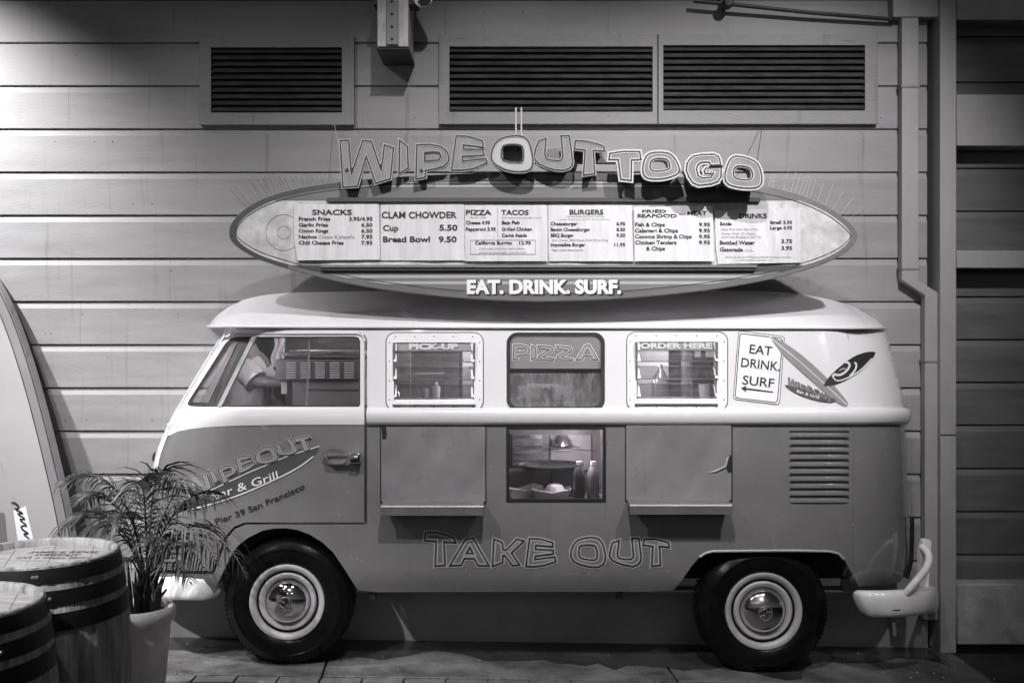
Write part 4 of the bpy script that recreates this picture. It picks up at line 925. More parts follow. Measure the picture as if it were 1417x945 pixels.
# items behind order window
b = MB(); v = P(914, 556, .45); b.lathe([(.045, 0), (.047, .01), (.047, .10), (.04, .135), (.022, .165), (.014, .18), (.012, .205), (.0001, .206)], (v.x, .45, v.z+.002), 'Z', 28); tag(b.build('steel_bottle', M['shiny'], smooth=50), 'round shouldered steel bottle behind the ORDER HERE louvres', 'bottle')
b = MB(); v = P(951, 556, .55); b.lathe([(.034, -.03), (.034, .33)], (v.x, .55, v.z), 'Z', 28); tag(b.build('steel_column', M['shiny'], smooth=50), 'tall shiny steel column behind the ORDER HERE louvres', 'column')
b = MB(); b.tube([P(549, 556, .4), P(549, 544, .4), P(549, 538, .4)], [.02, .022, .008], 14); tag(b.build('glass_jar', M['chrome']), 'small shiny jar behind the PICK-UP louvres', 'jar')
for px, py, Yk, hh, rr, nm, lb, m_ in ((604, 556, .42, .11, .022, 'squeeze_bottle', 'slim pale squeeze bottle behind the right side of the PICK-UP louvres', 'paper'), (586, 556, .5, .075, .03, 'steel_cup', 'shiny steel cup standing behind the middle of the PICK-UP louvres', 'shiny'), (975, 556, .5, .10, .032, 'paper_cup_stack', 'pale paper cup stack behind the right side of the ORDER HERE louvres', 'cloth')):
    v = P(px, py, Yk); b = MB(); b.lathe([(rr*.82, 0), (rr, hh*.7), (rr*(.5 if nm == 'squeeze_bottle' else 1.05), hh*.85), (rr*(.15 if nm == 'squeeze_bottle' else 1.05), hh), (.0001, hh)], (v.x, Yk, v.z), 'Z', 20)
    tag(b.build(nm, M[m_], smooth=40), lb, nm.replace('_', ' '))
# pizza window contents
b = MB(); b.pbox(718, 536, 790, 552, .35, .6); tag(b.build('pizza_box', M['kitchen_pale'], bevel=.004), 'low pale box behind the PIZZA window', 'box')
b = MB(); v = P(752, 547, .3); b.lathe([(.0001, .02), (.07, .018), (.085, .028), (.09, .012), (.085, .0), (.0001, 0)], (v.x, .34, v.z+.03), 'Z', 32); tag(b.build('pizza', M['food']), 'round pizza on display behind the PIZZA window', 'pizza')
b = MB(); b.tube([P(710, 519, .22), P(770, 518, .22), P(830, 520, .22)], .004, 6); tag(b.build('hanging_rail', M['conduit']), 'thin dark rail across the PIZZA window', 'rail')
# display window contents
zf = P(0, 690, .1).z
def at(px, Y): return ((px-CX)*(DC+Y)/F, Y, P(0, 697, .02).z+.008)
x_, y_, z_ = at(763, .24); pt = thing('pizza_stand', (x_, y_, z_), 'black round pan on a stand in the lower display window', 'stand')
b = MB(); b.lathe([(.0001, .155), (.15, .155), (.17, .165), (.172, .168), (.168, .16), (.15, .148), (.0001, .148)], (x_, y_, z_), 'Z', 44); b.build('pan', M['conduit'], pt)
b = MB(); b.lathe([(.07, 0), (.07, .004), (.008, .01), (.006, .148)], (x_, y_, z_), 'Z', 20); b.build('pedestal', M['conduit'], pt)
def boat(px, Y, w, d, h, rot, label):
    x, y, z = at(px, Y); b = MB(); c_, s_ = math.cos(rot), math.sin(rot)
    lo = [(-w*.36, -d*.3), (w*.36, -d*.3), (w*.36, d*.3), (-w*.36, d*.3)]; hi = [(-w*.5, -d*.5), (0, -d*.5), (w*.5, -d*.5), (w*.5, d*.5), (0, d*.5), (-w*.5, d*.5)]
    vs = [(x+a*c_-q*s_, y+a*s_+q*c_, z+.001) for a, q in lo]+[(x+a*c_-q*s_, y+a*s_+q*c_, z+(h*.72 if abs(a) < .01 else h)) for a, q in hi]
    b.add(vs, [(0, 3, 2, 1), (0, 1, 6, 5, 4), (1, 2, 7, 6), (2, 3, 9, 8, 7), (3, 0, 4, 9)])
    o = b.build('paper_tray', M['paper'], smooth=0); sd = o.modifiers.new('t', 'SOLIDIFY'); sd.thickness = .003
    return tag(o, label, 'paper tray')
boat(763, .10, .2, .13, .062, 0, 'white paper food tray holding bread in the lower display window')
boat(722, .12, .2, .10, .07, .5, 'slanted paper food tray at the left corner of the display window')
x, y, z = at(768, .10); b = MB(); b.lathe([(.05, .02), (.052, .05), (.04, .075), (.02, .084), (.0001, .086)], (x, y, z), 'Z', 24); tag(b.build('bread_bowl', M['gloss_white']), 'pale round bread bowl in the white paper tray', 'bread')
def bottle(px, Y, label, m, capm):
    x, y, z = at(px, Y); t = thing('water_bottle', (x, y, z), label, 'bottle', 'drink bottles in the display window')
    b = MB(); pr = [(.029, 0)]
    for k in range(6): pr += [(.032, .01+k*.014), (.0305, .017+k*.014)]
    pr += [(.031, .10), (.033, .115), (.030, .145), (.018, .172), (.0125, .18), (.0125, .186)]
    b.lathe(pr, (x, y, z), 'Z', 24); b.build('bottle_body', m, t)
    b = MB(); b.lathe([(.0145, .184), (.0145, .202), (.0001, .203)], (x, y, z), 'Z', 18); b.build('cap', capm, t)
M['pet'] = mat('clear_plastic', .22, .12, var=.3, scale=40, spec=.9); M['pet2'] = mat('dark_drink', .06, .12, var=.4, scale=40, spec=.9)
bottle(801, .07, 'dark drink bottle with pale cap, next to the clear one in the display window', M['pet2'], M['paper'])
bottle(821, .07, 'clear ribbed water bottle at the right end of the display window', M['pet'], M['paper'])
# ------------------------------------------------------------------ surfboard menu sign
YB = -.02
sb = thing('surfboard_sign', P(750, 418, YB), 'long grey surfboard menu sign lettered EAT. DRINK. SURF. above the van', 'sign')
bo = [(316, 325), (318, 312), (326, 300), (340, 288), (362, 275), (395, 264), (440, 255), (520, 247), (620, 241), (750, 238), (880, 241), (980, 247), (1055, 256), (1105, 268), (1145, 285), (1172, 304), (1185, 318), (1187.5, 327), (1183, 339), (1168, 352), (1140, 366), (1085, 383), (1030, 394), (980, 402), (880, 412.5), (780, 417.5), (700, 417), (600, 410), (500, 397), (420, 379), (360, 361), (334, 347), (320, 335)]
bo = chaikin(bo, 2)
b = MB(); b.prism(bo, Y0=YB, Y1=YB+.055, sp=30); bd = b.build('board', M['board'], sb, smooth=40, bevel=.008, seg=3)
i0 = min(range(len(bo)), key=lambda i: math.hypot(bo[i][0]-466, bo[i][1]-252)); i1 = min(range(len(bo)), key=lambda i: math.hypot(bo[i][0]-400, bo[i][1]-372))
cyc = bo[i0:]+bo[:i0]; j1 = (i1-i0) % len(bo); right_, left_ = cyc[:j1+1], cyc[j1:]+cyc[:1]
sg_ = 1 if ccw(bo) else -1
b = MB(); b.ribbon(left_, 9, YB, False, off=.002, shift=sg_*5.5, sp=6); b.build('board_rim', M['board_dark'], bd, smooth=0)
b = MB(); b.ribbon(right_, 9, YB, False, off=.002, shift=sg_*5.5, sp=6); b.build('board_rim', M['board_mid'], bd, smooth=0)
b = MB(); b.ribbon(bo, 1.1, YB, True, off=.0048, shift=sg_*10.5, sp=6); b.build('rim_line', M['board_dark'], bd, smooth=0)
ins = []
for x, y in bo:
    ins.append((752+(x-752)*.977, 328+(y-328)*.9))
def clipy(poly, y, keep_below):
    o = []; n = len(poly)
    for i in range(n):
        p, q = poly[i], poly[(i+1) % n]; ip = (p[1] >= y) == keep_below; iq = (q[1] >= y) == keep_below
        if ip: o.append(p)
        if ip != iq:
            t = (y-p[1])/(q[1]-p[1]); o.append((lerp(p[0], q[0], t), y))
    return o
fld = clipy(clipy(ins, 278, True), 367, False)
b = MB(); b.fill(fld, (), YB, 40, off=.003); b.build('white_field', M['board_white'], bd, smooth=0)
up_ = clipy(ins, 277.5, False); b = MB(); b.fill(up_, (), YB, 40, off=.003); b.build('upper_band', M['board_mid'], bd, smooth=0)
lw_ = clipy(ins, 367.5, True); b = MB(); b.fill(lw_, (), YB, 40, off=.003); b.build('lower_band', M['board'], bd, smooth=0)
def stripe(b, y0, y1):
    s_ = clipy(clipy(ins, y0, True), y1, False)
    if len(s_) > 2: b.fill(s_, (), YB, 60, off=.0042)
b = MB()
for y0, y1 in ((381, 385), (389.5, 393.5)): stripe(b, y0, y1)
for y0, y1 in ((252, 254), (256.5, 259)): stripe(b, y0, y1)
b.build('stripes', M['stripe'], bd, smooth=0)
b = MB(); stripe(b, 368, 376); b.build('dark_stripe', M['board_dark'], bd, smooth=0)
b = MB(); b.ribbon([(393+25*math.cos(t*.35), 322+25*math.sin(t*.35)) for t in range(18)], .6, YB, True, off=.005, sp=4); b.ribbon([(393+9*math.cos(t*.35), 322+9*math.sin(t*.35)) for t in range(18)], .6, YB, True, off=.005, sp=4); b.build('emblem_rings', M['decal_mid'], bd, smooth=0)
b = MB(); text(b, 'EAT. DRINK. SURF.', 648, 862.5, 407.5, 18.5, YB, .055, .0046); b.build('lettering_shadow', M['ink'], bd, smooth=0)
b = MB(); text(b, 'EAT. DRINK. SURF.', 646, 859.5, 405.8, 18.5, YB, .05, .0066); b.build('lettering', M['gloss_white'], bd, smooth=0)
b = MB(); b.pbox(452, 273.5, 1052, 279.5, YB-.022, YB-.003); b.build('top_rail', M['board_dark'], sb, bevel=.002)
b = MB(); b.pbox(444, 366.5, 1048, 370.5, YB-.028, YB-.003); b.build('bottom_rail', M['board'], sb, bevel=.002)
b = MB(); b.pbox(444, 371, 1045, 374.5, YB-.02, YB-.003); b.build('rail_lip', M['board_dark'], sb, bevel=.001)
for px in (480, 750, 1020):
    b = MB(); b.pbox(px-4, 290, px+4, 298, YB+.05, YW); b.build('standoff', M['conduit'], sb, smooth=0)
def spikes(x0, x1, n, label, lit):
    b = MB(); random.seed(int(x0))
    up_pts = [p for p in bo if p[1] < 327]
    up_pts.sort()
    for i in range(n):
        t = (i+.5)/n; px = lerp(x0, x1, t); py = interp(up_pts, px)
        ln = random.uniform(17, 25)*(1.15 if px < 400 or px > 1080 else .8); lean = random.uniform(-2.5, 2.5)+(interp([(330, -24), (400, -9), (470, -3), (900, 2), (1060, 4), (1120, 9), (1190, 26)], px))
        b.tube([P(px, py+2, YB+.03), P(px+lean, py-ln, YB+random.choice([0, .06]))], .0008, 4)
    b.tube([P(px_2, interp(up_pts, px_2)+.5, YB+.03) for px_2 in [lerp(x0, x1, k/12) for k in range(13)]], .002, 5)
    tag(b.build('bird_spikes', lit, smooth=0), label, 'bird spikes', 'bird spike strips on the surfboard sign')
spikes(340, 470, 26, 'thin bird spikes on the sign edge before the letter W', M['spike_dark'])
spikes(1055, 1180, 24, 'thin bird spikes on the sign edge past the last letter O', M['stripe'])
# ------------------------------------------------------------------ menu sheets
def sheetm(label, corners, seed, name='menu_sheet'):
    random.seed(seed); a0, a1, a2 = [random.uniform(0, 6) for _ in range(3)]
    base = YB-.007-.012*random.random()
    def yf(x, y):
        k = (y-corners[0][1])/85
        return base-.003-.003*math.sin(x*.045+a0)*max(0, k)-.0016*math.sin(x*.11+y*.05+a1)-.012*max(0, k-.4)*abs(math.sin(a2))-.004*max(0, (x-corners[0][0])/120-.6)
    t = thing(name, P(corners[2][0], corners[2][1], base), label, 'menu', 'menu sheets along the surfboard sign')
    b = MB(); b.fill(corners, (), yf, 8, depth=.0025); b.build('sheet', M['paper'], t, smooth=40)
    return t, yf
def menu(label, corners, seed, title, items, small=(), boxes=()):
    t, yf = sheetm(label, corners, seed)
    b = MB()
    for s_, x0, x1, yb_, cap in title: text(b, s_, x0, x1, yb_, cap, yf, .03, .0022, jig=.3)
    for s_, x0, x1, yb_, cap in items: text(b, s_, x0, x1, yb_, cap, yf, .03, .0022)
    b.build('lettering', M['ink'], t, smooth=0)
    if small or boxes:
        b = MB()
        for s_, x0, x1, yb_, cap in small: text(b, s_, x0, x1, yb_, cap, yf, 0, .0022)
        for bx in boxes: b.ribbon(bx, .6, yf, len(bx) > 2, off=.002)
        b.build('small_print', M['ink_grey'], t, smooth=0)
def m1(x, y): return (400+x/5.668, 270+y/5.668)
menu('worn menu sheet titled SNACKS, first on the board', [(406, 283), (524, 282.5), (526, 359.5), (411, 360.5), (407, 330)], 1,
     [('SNACKS', 432, 487, 297.5, 7.5)],
     [('French Fries', 413.5, 457, 305.5, 5.2), ('3.95/4.95', 483, 515.5, 305.5, 5.2), ('Garlic Fries', 413.5, 454, 313.8, 5.2), ('6.50', 500, 515.5, 313.8, 5.2), ('Onion Rings', 413.5, 454, 322, 5.2), ('6.50', 500, 515.5, 322, 5.2), ('Nachos', 413.5, 438.5, 330.2, 5.2), ('7.95', 500, 515.5, 330.2, 5.2), ('Chili Cheese Fries', 413.5, 475.5, 338.5, 5.2), ('7.95', 500, 515.5, 338.5, 5.2)],
     [('Cheese & Jalapeño', 441, 491, 330.2, 5)])
menu('menu sheet titled CLAM CHOWDER with two large prices', [(527, 283.5), (642, 283), (643, 360.5), (527, 360.5)], 2,
     [('CLAM CHOWDER', 528, 632, 302, 9)], [('Cup', 530, 551.5, 319.5, 8), ('5.50', 608, 633, 319, 8), ('Bread Bowl', 530, 595, 335, 8), ('9.50', 607, 632, 335, 8)])
menu('menu sheet titled PIZZA and TACOS with a boxed burrito line', [(643.5, 284), (757, 284), (758, 361.5), (643, 361.5)], 3,
     [('PIZZA', 644.5, 680, 297.5, 7), ('TACOS', 693.5, 731.5, 297.5, 7)],
     [('Cheese 4.95', 644.5, 678, 310.5, 4.8), ('Pepperoni 5.95', 644.5, 686, 319.5, 4.8), ('Baja Fish', 694.5, 719, 310.5, 4.8), ('Grilled Chicken', 694.5, 736, 319.5, 4.8), ('Carne Asada', 694.5, 729, 328, 4.8), ('California Burrito', 657.5, 708.5, 338.5, 4.8), ('12.95', 718.5, 734.5, 338.5, 4.8)],
     [('by the slice', 651, 673, 302, 2.6), ('2 per order served with chips and salsa', 694, 750, 302.5, 2.6), ('Carne asada, french fries, melted cheese,', 663, 727, 345.5, 3.2), ('guacamole, pico de gallo, chipotle cream', 663, 728, 350.8, 3.2)],
     [[(651, 332.5), (741, 332.5), (741, 352), (651, 352)], [(688.5, 288), (688.5, 328)]])
menu('menu sheet titled BURGERS, between the tacos and seafood sheets', [(758.5, 284), (874, 284), (876.5, 361.5), (760, 361.5)], 4,
     [('BURGERS', 788, 835, 297, 6.8)],
     [('Cheeseburger', 762, 799, 312, 4.8), ('6.95', 853, 865, 312, 4.8), ('Bacon Cheeseburger', 762, 817, 320, 4.8), ('8.50', 853, 865, 320, 4.8), ('BBQ Burger', 762, 794, 328, 4.8), ('9.50', 853, 865, 328, 4.8), ('Impossible Burger', 762, 810, 341, 4.8), ('11.95', 850, 865, 341, 4.8)],
     [('served with lettuce and tomato on toasted bun', 783, 837, 300.5, 2.4), ('add fries or garlic fries extra', 776, 843, 304.6, 2.4), ('Jack Cheese, BBQ Sauce, Fried Onion Ring', 764, 841, 334, 3.4), ('Vegan plant based patty', 763, 807, 347.5, 3.4)])
menu('menu sheet titled FRIED SEAFOOD and MEAT under a letter shadow', [(877.5, 287), (986, 285), (988, 361.5), (878, 361.5)], 5,
     [('FRIED', 888.5, 922, 294.5, 4.2), ('SEAFOOD', 881.5, 936.5, 301, 4.8), ('MEAT', 951, 978, 298, 5.8)],
     [('Fish & Chips', 878.8, 920, 313.5, 5.4), ('9.95', 967, 982.5, 313.5, 5.4), ('Calamari & Chips', 878.8, 938, 321.8, 5.4), ('9.95', 967, 982.5, 321.8, 5.4), ('Coconut Shrimp & Chips', 878.8, 957, 330, 5.4), ('9.95', 967, 982.5, 330, 5.4), ('Chicken Tenders', 878.8, 936, 338.2, 5.4), ('9.95', 967, 982.5, 338.2, 5.4), ('& Chips', 894, 920, 346.5, 5.4)],
     [('and', 940, 948, 297.5, 3)])
menu('menu sheet titled DRINKS, last on the board', [(988.5, 291.5), (1036, 290), (1108, 288), (1108, 363.5), (993.5, 365.5), (991, 345)], 6,
     [('DRINKS', 1023, 1061, 302, 6.6)],
     [('Soda', 996, 1012.5, 312, 4.8), ('Small 3.95', 1065.5, 1096, 310, 4.6), ('Large 4.95', 1065.5, 1096, 317.5, 4.6), ('Bottled Water', 996, 1044.5, 338.5, 5.4), ('3.75', 1081, 1096, 336.5, 5.4), ('Gatorade', 996, 1028, 348, 5.4), ('3.95', 1081, 1096, 346, 5.4)],
     [('Pepsi, Diet Pepsi, Sierra Mist,', 998, 1049, 318.8, 3.2), ('Orange Crush, Dr. Pepper,', 998, 1046, 324.8, 3.2), ('Lemonade, Raspberry Iced Tea', 998, 1053, 329.6, 3.2), ('20 oz.', 1031, 1042, 348, 3.2), ('Note: we add a 5% SF Employer Benefits Ordinance surcharge', 1005, 1095, 357, 2.6), ('will be added to all menu items', 1024, 1070, 361, 2.6)])
# ------------------------------------------------------------------ WIPEOUT TO GO letters
ls = thing('letter_sign', P(760, 262, .1), 'raised channel letters WIPEOUT TO GO above the surfboard sign', 'letter sign')
def scalepoly(p, k):
    cx = sum(q[0] for q in p)/len(p); cy = sum(q[1] for q in p)/len(p); return [(cx+(x-cx)*k, cy+(y-cy)*k) for x, y in p]
def channel(key, Yf, depth, pale, halo):
    g, hs = G[key]
    b = MB(); b.prism(g, hs, Yf, Yf+depth, sp=8); L = b.build('letter', M['letter_side'], ls, smooth=30)
    f = MB(); f.fill(g, hs, Yf, 12, off=.003); f.build('letter_face', M['letter_face_pale'] if pale else M['letter_face'], L, smooth=0)
    e, k_, e2 = MB(), MB(), MB()
    for q in [g]+hs:
        outw = -1 if ccw(q) else 1
        if q is not g: outw = -outw
        th_ = (2.8 if halo else 1.8)*(1 if q is g else .5); e.ribbon(q, th_, Yf, True, off=.0045, shift=outw*(th_/2+.4), sp=5)
        if q is g and halo: pass
        k_.ribbon(q, 2.0 if halo else 2.1, Yf, True, off=.0062, shift=0, sp=5)
        e2.ribbon(q, 1.3 if halo else .9, Yf, True, off=.0056, shift=-outw*(1.8 if halo else 1.5), sp=5)
    # lip: extrude halo ribbon backwards to give it body
    o = e.build('letter_trim', M['letter_edge'] if halo else M['decal_light'], L, smooth=0); sd = o.modifiers.new('t', 'SOLIDIFY'); sd.thickness = .02; sd.offset = -1
    k_.build('letter_outline', M['ink'], L, smooth=0)
    e2.build('letter_highlight', M['letter_edge'] if halo else M['decal_light'], L, smooth=0)
for key, Yf, dp_, pale, halo in (('W', -.075, .05, 0, 0), ('I', -.075, .05, 0, 0), ('P', -.075, .05, 0, 0), ('E', -.085, .06, 0, 0), ('O', -.12, .09, 1, 0), ('U', -.10, .08, 0, 0), ('T', -.09, .06, 0, 0), ('T2', -.12, .08, 0, 1), ('O2', -.14, .09, 0, 1), ('G', -.18, .10, 0, 1), ('O3', -.18, .10, 0, 1)):
    channel(key, Yf, dp_, pale, halo)
b = MB(); b.pbox(696, 205, 852, 226, -.005, .035); b.build('raceway', M['trim'], ls, bevel=.003)
for px, py in ((480, 235), (583, 236), (631, 228), (905, 240), (975, 250), (1030, 252)):
    b = MB(); b.tube([P(px, py, -.085), P(px, py+2, YB)], .008, 8); b.build('standoff', M['conduit'], ls)
for px in (720, 800):
    b = MB(); b.pbox(px-5, 208, px+5, 214, .03, YW-.004); b.build('rail_arm', M['conduit'], ls, smooth=0)
for px in (714, 721.5):
    b = MB(); b.tube([P(px, 149, -.03), P(px, 208, -.03)], .0042, 8); b.build('support_rod', M['letter_edge'], ls)
b = MB(); b.tube([P(462.5, 172, .45), P(468, 198, -.03)], .0018, 5); b.build('stay_wire', M['letter_edge'], ls)
b = MB(); b.tube([P(1055, 172, .48), P(1048, 222, -.1)], .0018, 5); b.build('stay_wire', M['conduit'], ls)
b = MB(); b.tube([P(936, 250, -.05), P(930, 262, .01), P(928, 275, .045)], .004, 6); b.tube([P(993, 257, -.1), P(991, 268, .04)], .003, 6); b.build('power_cable', M['stripe'], ls)
# ------------------------------------------------------------------ leaning surfboard, left edge
lsb = thing('surfboard', P(20, 870, .2), 'big white surfboard with grey rail leaning behind the barrels', 'surfboard')
edge = [(-60, 330), (-30, 355), (0, 400), (22, 450), (42, 510), (60, 575), (76, 640), (90, 700), (100, 755), (106, 810), (108, 850), (104, 876)]
oute = edge+[(20, 884), (-90, 884), (-190, 880), (-200, 800), (-196, 700), (-180, 600), (-150, 480), (-110, 390)]
def yl(x, y): return .12+.28*(884-y)/560
ol = chaikin(oute, 2)
b = MB(); b.fill(ol, (), lambda x, y: yl(x, y), 14, depth=.07); br = b.build('board', M['surf'], lsb, smooth=50)
e2 = chaikin(edge, 2, False)
b = MB(); b.ribbon(e2, 13, yl, False, off=.003, shift=7.5, sp=8); b.build('rail_band', M['surf_rail'], br, smooth=0)
b = MB(); b.ribbon(e2, 1.3, yl, False, off=.0045, shift=14, sp=8); b.ribbon(e2, 1.3, yl, False, off=.0045, shift=1, sp=8); b.build('pinline', M['decal_black'], br, smooth=0)
b = MB(); b.ribbon([(0, 638), (8, 665), (19, 690)], .8, yl, False, off=.003); b.build('scratch', M['decal_light'], br, smooth=0)
b = MB(); b.fill([(19, 706), (36, 700), (50, 760), (28, 770)], (), yl, 12, off=.003); pb = b.build('name_patch', M['gloss_white'], br, smooth=0)
b = MB(); b.ribbon(chaikin([(16, 695), (22, 695), (28, 703), (20, 704), (34, 710), (23, 710), (37, 718), (26, 718), (39, 727), (29, 727), (32, 733), (41, 738), (32, 738), (41, 745)], 1, False), 2.2, yl, False, off=.0045, sp=3); b.build('script_lettering', M['decal_black'], pb, smooth=0)
b = MB(); b.fill([(-4, 709), (6, 709), (12, 770), (-4, 770)], (), yl, 14, off=.004); b.build('dark_patch', M['decal_grey'], br, smooth=0)
# ------------------------------------------------------------------ barrels
def barrel(cx, cy, top, r, label, seed, word):
    random.seed(seed); gzv = gz(cx); H = top-gzv
    t = thing('barrel', (cx, cy, gzv), label, 'barrel', 'oak barrels at the left edge')
    def rad(h): u = (h/H-.5)*2; return r*1.17-(r*.17)*u*u
    n = 96; ks = 26; b = MB(); vs = []; wid = []; a0 = 0
    while a0 < 2*math.pi: wid.append(a0); a0 += random.uniform(.17, .26)
    for j in range(21):
        h = H*j/20
        for k in range(n):
            a = 2*math.pi*k/n; d = min(min(abs(a-w_), 2*math.pi-abs(a-w_)) for w_ in wid); g_ = .0035 if d < .03 else 0
            rr = rad(h)-g_; vs.append((cx+rr*math.cos(a), cy+rr*math.sin(a), gzv+h))
    fs = [(j*n+k, j*n+(k+1) % n, (j+1)*n+(k+1) % n, (j+1)*n+k) for j in range(20) for k in range(n)]
    b.add(vs, fs); b.build('staves', M['wood'], t, smooth=50)
    b = MB(); b.lathe([(r, H-.001), (r-.004, H+.004), (r-.018, H+.003), (r-.024, H-.005), (r-.024, H-.035)], (cx, cy, gzv), 'Z', 72); b.build('chime', M['wood'], t, smooth=40)
    b = MB()
    for k in range(7):
        x0 = -1+2*k/7; x1 = -1+2*(k+1)/7; R_ = r-.025; pts = []
        m = 10
        for i in range(m+1):
            u = lerp(x0, x1, i/m)+(.003 if i == 0 else -.003 if i == m else 0); u = max(-.999, min(.999, u)); pts.append((u*R_, math.sqrt(1-u*u)*R_))
        pol = pts+[(u, -v_) for u, v_ in pts[::-1]]
        b.add([(cx+u*.94-v_*.34, cy+u*.34+v_*.94, gzv+H-.024+.001*(k % 2)) for u, v_ in pol], [tuple(range(len(pol)-1, -1, -1))])
    hd = b.build('barrel_head', M['wood_head'], t, smooth=0)
    b = MB(); b.lathe([(.0001, H-.03), (r-.02, H-.03)], (cx, cy, gzv), 'Z', 40); b.build('head_gap', M['black'], t, smooth=0)
    for h0, h1 in ((.935, .992), (.845, .905), (.745, .815), (.25, .31), (.10, .16), (.01, .07)):
        b = MB(); z0, z1 = H*h0, H*h1; b.lathe([(rad(z0)-.002, z0), (rad(z0)+.0035, z0), (rad((z0+z1)/2)+.004, (z0+z1)/2), (rad(z1)+.0035, z1), (rad(z1)-.002, z1)], (cx, cy, gzv), 'Z', 72); hp = b.build('hoop', M['hoop'], t, smooth=40)
        if h0 > .7:
            b = MB()
            for k in range(2):
                a = -1.15+seed*.11+random.uniform(-.3, .3)+k*.045; zz = gzv+(z0+z1)/2; rr = rad((z0+z1)/2)+.004; v = Vector((cx+rr*math.cos(a), cy+rr*math.sin(a), zz))
                b.tube([v, v+Vector((math.cos(a), math.sin(a), 0))*.004], [.007, .005], 10)
            b.build('rivets', M['sill'], hp)
    if word:
        b = MB()
        for s_, u0, u1, v0, cap in word:
            V, Fs = glyphs(s_, .015); mn = min(q[0] for q in V); mx = max(q[0] for q in V)
            vs = [(cx+lerp(u0, u1, (q[0]-mn)/(mx-mn)), cy+v0+q[1]/.73*cap, gzv+H-.0215) for q in V]
            b.add(vs, Fs)
        b.build('head_lettering', M['decal_dark'], hd, smooth=0)
b1 = P(55, 764, -1.34); barrel(b1.x, b1.y, b1.z, .272, 'weathered oak barrel with stencilled head beside the potted palm', 1, [('JAMES E. RIDGE', -.09, .17, .095, .034), ('WIPEOUT', -.05, .12, .045, .034), ('BAR & GRILL SINCE', -.09, .19, .0, .022)])
b2 = P(-70, 834, -1.93); barrel(b2.x, b2.y, b2.z, .268, 'nearer oak barrel cut off by the left edge of the frame', 2, None)
# ------------------------------------------------------------------ pot and palm
pc = P(190, 838, -.72); X0, Y0, ZT = pc.x, pc.y, pc.z; g0 = gz(X0)
pot = thing('plant_pot', (X0, Y0, g0), 'pale round clay pot holding the small palm', 'pot')
rp = .155
b = MB(); b.lathe([(rp*.62, g0), (rp*.66, g0+.01), (rp*.9, ZT-.075), (rp*.93, ZT-.07), (rp*.94, ZT-.062), (rp*.99, ZT-.06), (rp*1.02, ZT-.045), (rp*1.03, ZT-.03), (rp*1.01, ZT-.01), (rp*.96, ZT), (rp*.86, ZT), (rp*.80, ZT-.012), (rp*.78, ZT-.05)], (X0, Y0, 0), 'Z', 64); b.build('pot_body', M['pot'], pot, smooth=35)
b = MB(); nn = 20; vs = [(X0, Y0, ZT-.02)]
for k in range(nn):
    for q in (.4, .8): a = 2*math.pi*k/nn; vs.append((X0+rp*q*math.cos(a), Y0+rp*q*math.sin(a), ZT-.035+random.uniform(-.008, .008)))
b.add(vs, [(0, 1+2*k, 1+2*((k+1) % nn)) for k in range(nn)]+[(1+2*k, 2+2*k, 2+2*((k+1) % nn), 1+2*((k+1) % nn)) for k in range(nn)]); b.build('soil', M['soil'], pot)
palm = thing('palm_plant', (X0, Y0, ZT-.03), 'small feathery palm growing in the clay pot', 'plant')
b = MB(); random.seed(5)
for k in range(46):
    a = random.random()*6.28; r0 = random.uniform(.005, .06); hgt = random.uniform(.06, .22)
    x, y = X0+.025+r0*math.cos(a), Y0+r0*math.sin(a)
    b.tube([(x, y, ZT-.04), (x+.012*math.cos(a), y+.012*math.sin(a), ZT+hgt*.5), (x+.01+.03*math.cos(a), y+.03*math.sin(a), ZT+hgt)], [.010, .007, .003], 6)
b.build('trunk', M['stalk'], palm)
def bez(p, t):
    p = [Vector(q) for q in p]
    while len(p) > 1: p = [p[i].lerp(p[i+1], t) for i in range(len(p)-1)]
    return p[0]
def frond(ctrl, n, ll, m=None, start=.22, droop=.5, seed=0):
    random.seed(seed); pts = [bez(ctrl, t/24) for t in range(25)]
    b = MB(); b.tube(pts, [lerp(.0055, .0012, i/24) for i in range(25)], 5)
    for i in range(n):
        t = lerp(start, .995, i/(n-1)); p = bez(ctrl, t); d = (bez(ctrl, min(1, t+.02))-bez(ctrl, max(0, t-.02))).normalized()
        sd = d.cross(Vector((0, 0, 1)))
        if sd.length < .2: sd = d.cross(Vector((0, 1, 0)))
        sd.normalize(); upv = sd.cross(d)
        prof = math.sin(math.pi*min(1, (t-start)/(1-start)*.82+.16))**.7
        for s_ in (-1, 1):
            if random.random() < .04: continue
            L = ll*1.15*prof*random.uniform(.8, 1.15); dr = (d*random.uniform(.5, .75)+sd*s_*random.uniform(.55, .8)+upv*random.uniform(-.05, .25)).normalized()
            m_ = 4; c_ = []; q = p.copy(); v = dr.copy()
            for k in range(m_+1):
                c_.append(q.copy()); q = q+v*(L/m_); v = (v+Vector((0, 0, -droop*random.uniform(.55, 1.25)))).normalized()
            wv = v.cross(Vector((0, 0, 1))); 
            wv = (dr.cross(upv)).normalized()*.7+upv*.3; w_ = random.uniform(.0042, .0068)
            ws = [.4, 1, .9, .6, .05]; vs = []
            for k in range(m_+1): vs += [c_[k]-wv*w_*ws[k], c_[k]+wv*w_*ws[k]]
            b.add(vs, [(2*k, 2*k+1, 2*k+3, 2*k+2) for k in range(m_)])
    b.build('frond', m or M['leaf'], palm, smooth=60)
def fr(pp, n, ll, m=None, seed=0, droop=.5, start=.22): frond([P(x, y, Y0+dy) for x, y, dy in pp], int(n*.9), ll*1.2, m, start, droop, seed)
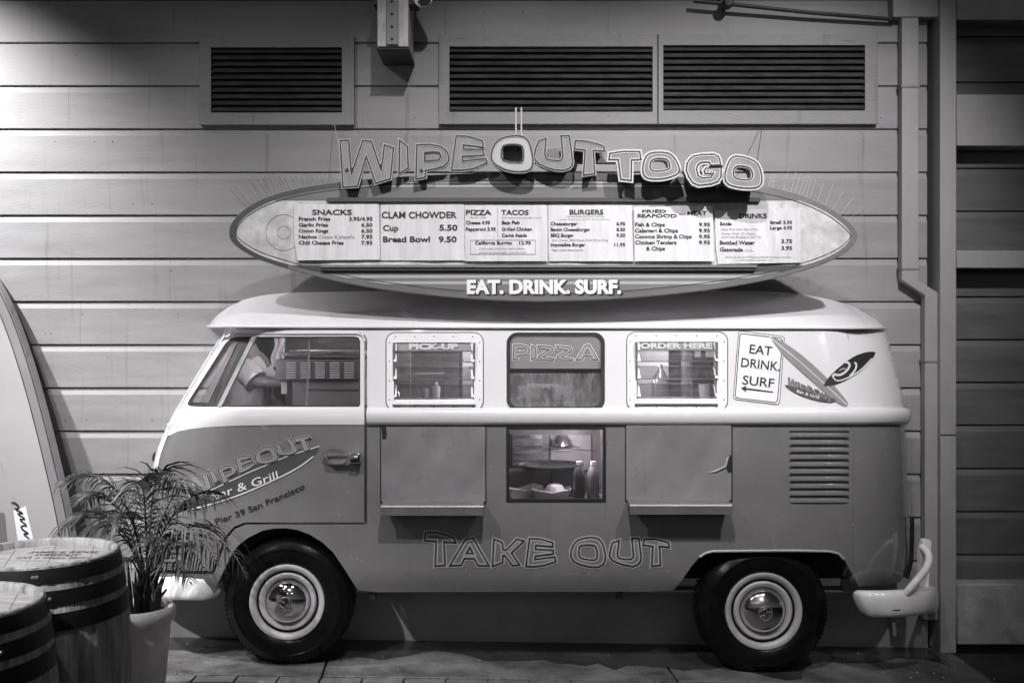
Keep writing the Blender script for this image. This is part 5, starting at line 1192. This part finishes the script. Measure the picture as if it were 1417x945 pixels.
fr([(202, 815, 0), (196, 745, .0), (178, 660, -.02), (130, 645, -.08), (84, 664, -.1)], 34, .17, seed=1)
fr([(200, 815, 0), (190, 740, .02), (150, 690, .03), (115, 695, .05), (76, 742, .08)], 32, .15, seed=2)
fr([(204, 815, 0), (206, 720, .04), (212, 640, .08), (222, 628, .05), (250, 680, -.05)], 36, .17, seed=3)
fr([(203, 815, 0), (204, 730, -.03), (200, 660, -.06), (196, 640, -.12), (180, 690, -.2)], 34, .15, seed=4)
fr([(205, 815, 0), (214, 740, 0), (235, 700, -.02), (275, 672, -.05), (305, 690, -.08)], 34, .17, seed=5)
fr([(206, 815, 0), (218, 750, -.03), (250, 705, -.1), (305, 715, -.16), (342, 800, -.2)], 36, .15, M['leaf_dry'], seed=6)
fr([(205, 815, 0), (215, 760, -.05), (240, 730, -.14), (280, 730, -.2), (300, 780, -.24)], 30, .14, seed=7)
fr([(201, 815, 0), (190, 760, -.05), (165, 720, -.1), (140, 715, -.14), (110, 745, -.18)], 28, .13, seed=8)
fr([(204, 815, 0), (210, 740, .05), (235, 680, .12), (250, 660, .16), (272, 690, .2)], 30, .16, seed=9)
fr([(203, 815, 0), (204, 770, -.08), (208, 735, -.16), (222, 725, -.22), (240, 770, -.28)], 26, .12, seed=10)
fr([(201, 818, 0), (192, 790, -.05), (180, 760, -.1), (172, 765, -.14), (160, 790, -.16)], 22, .1, seed=12)
fr([(206, 818, 0), (218, 785, -.05), (240, 765, -.1), (255, 775, -.14), (262, 805, -.16)], 22, .1, M['leaf_dry'], seed=13)
fr([(201, 815, 0), (188, 735, .06), (160, 672, .12), (138, 668, .15), (112, 700, .2)], 30, .14, seed=15)
fr([(207, 815, 0), (222, 755, .06), (258, 715, .1), (285, 712, .12), (318, 760, .16)], 30, .15, seed=16)
fr([(202, 815, 0), (196, 760, -.02), (182, 700, -.06), (172, 690, -.1), (150, 735, -.14)], 28, .13, seed=18)
fr([(205, 815, 0), (216, 775, -.04), (238, 745, -.1), (262, 742, -.15), (284, 790, -.2)], 26, .12, seed=19)
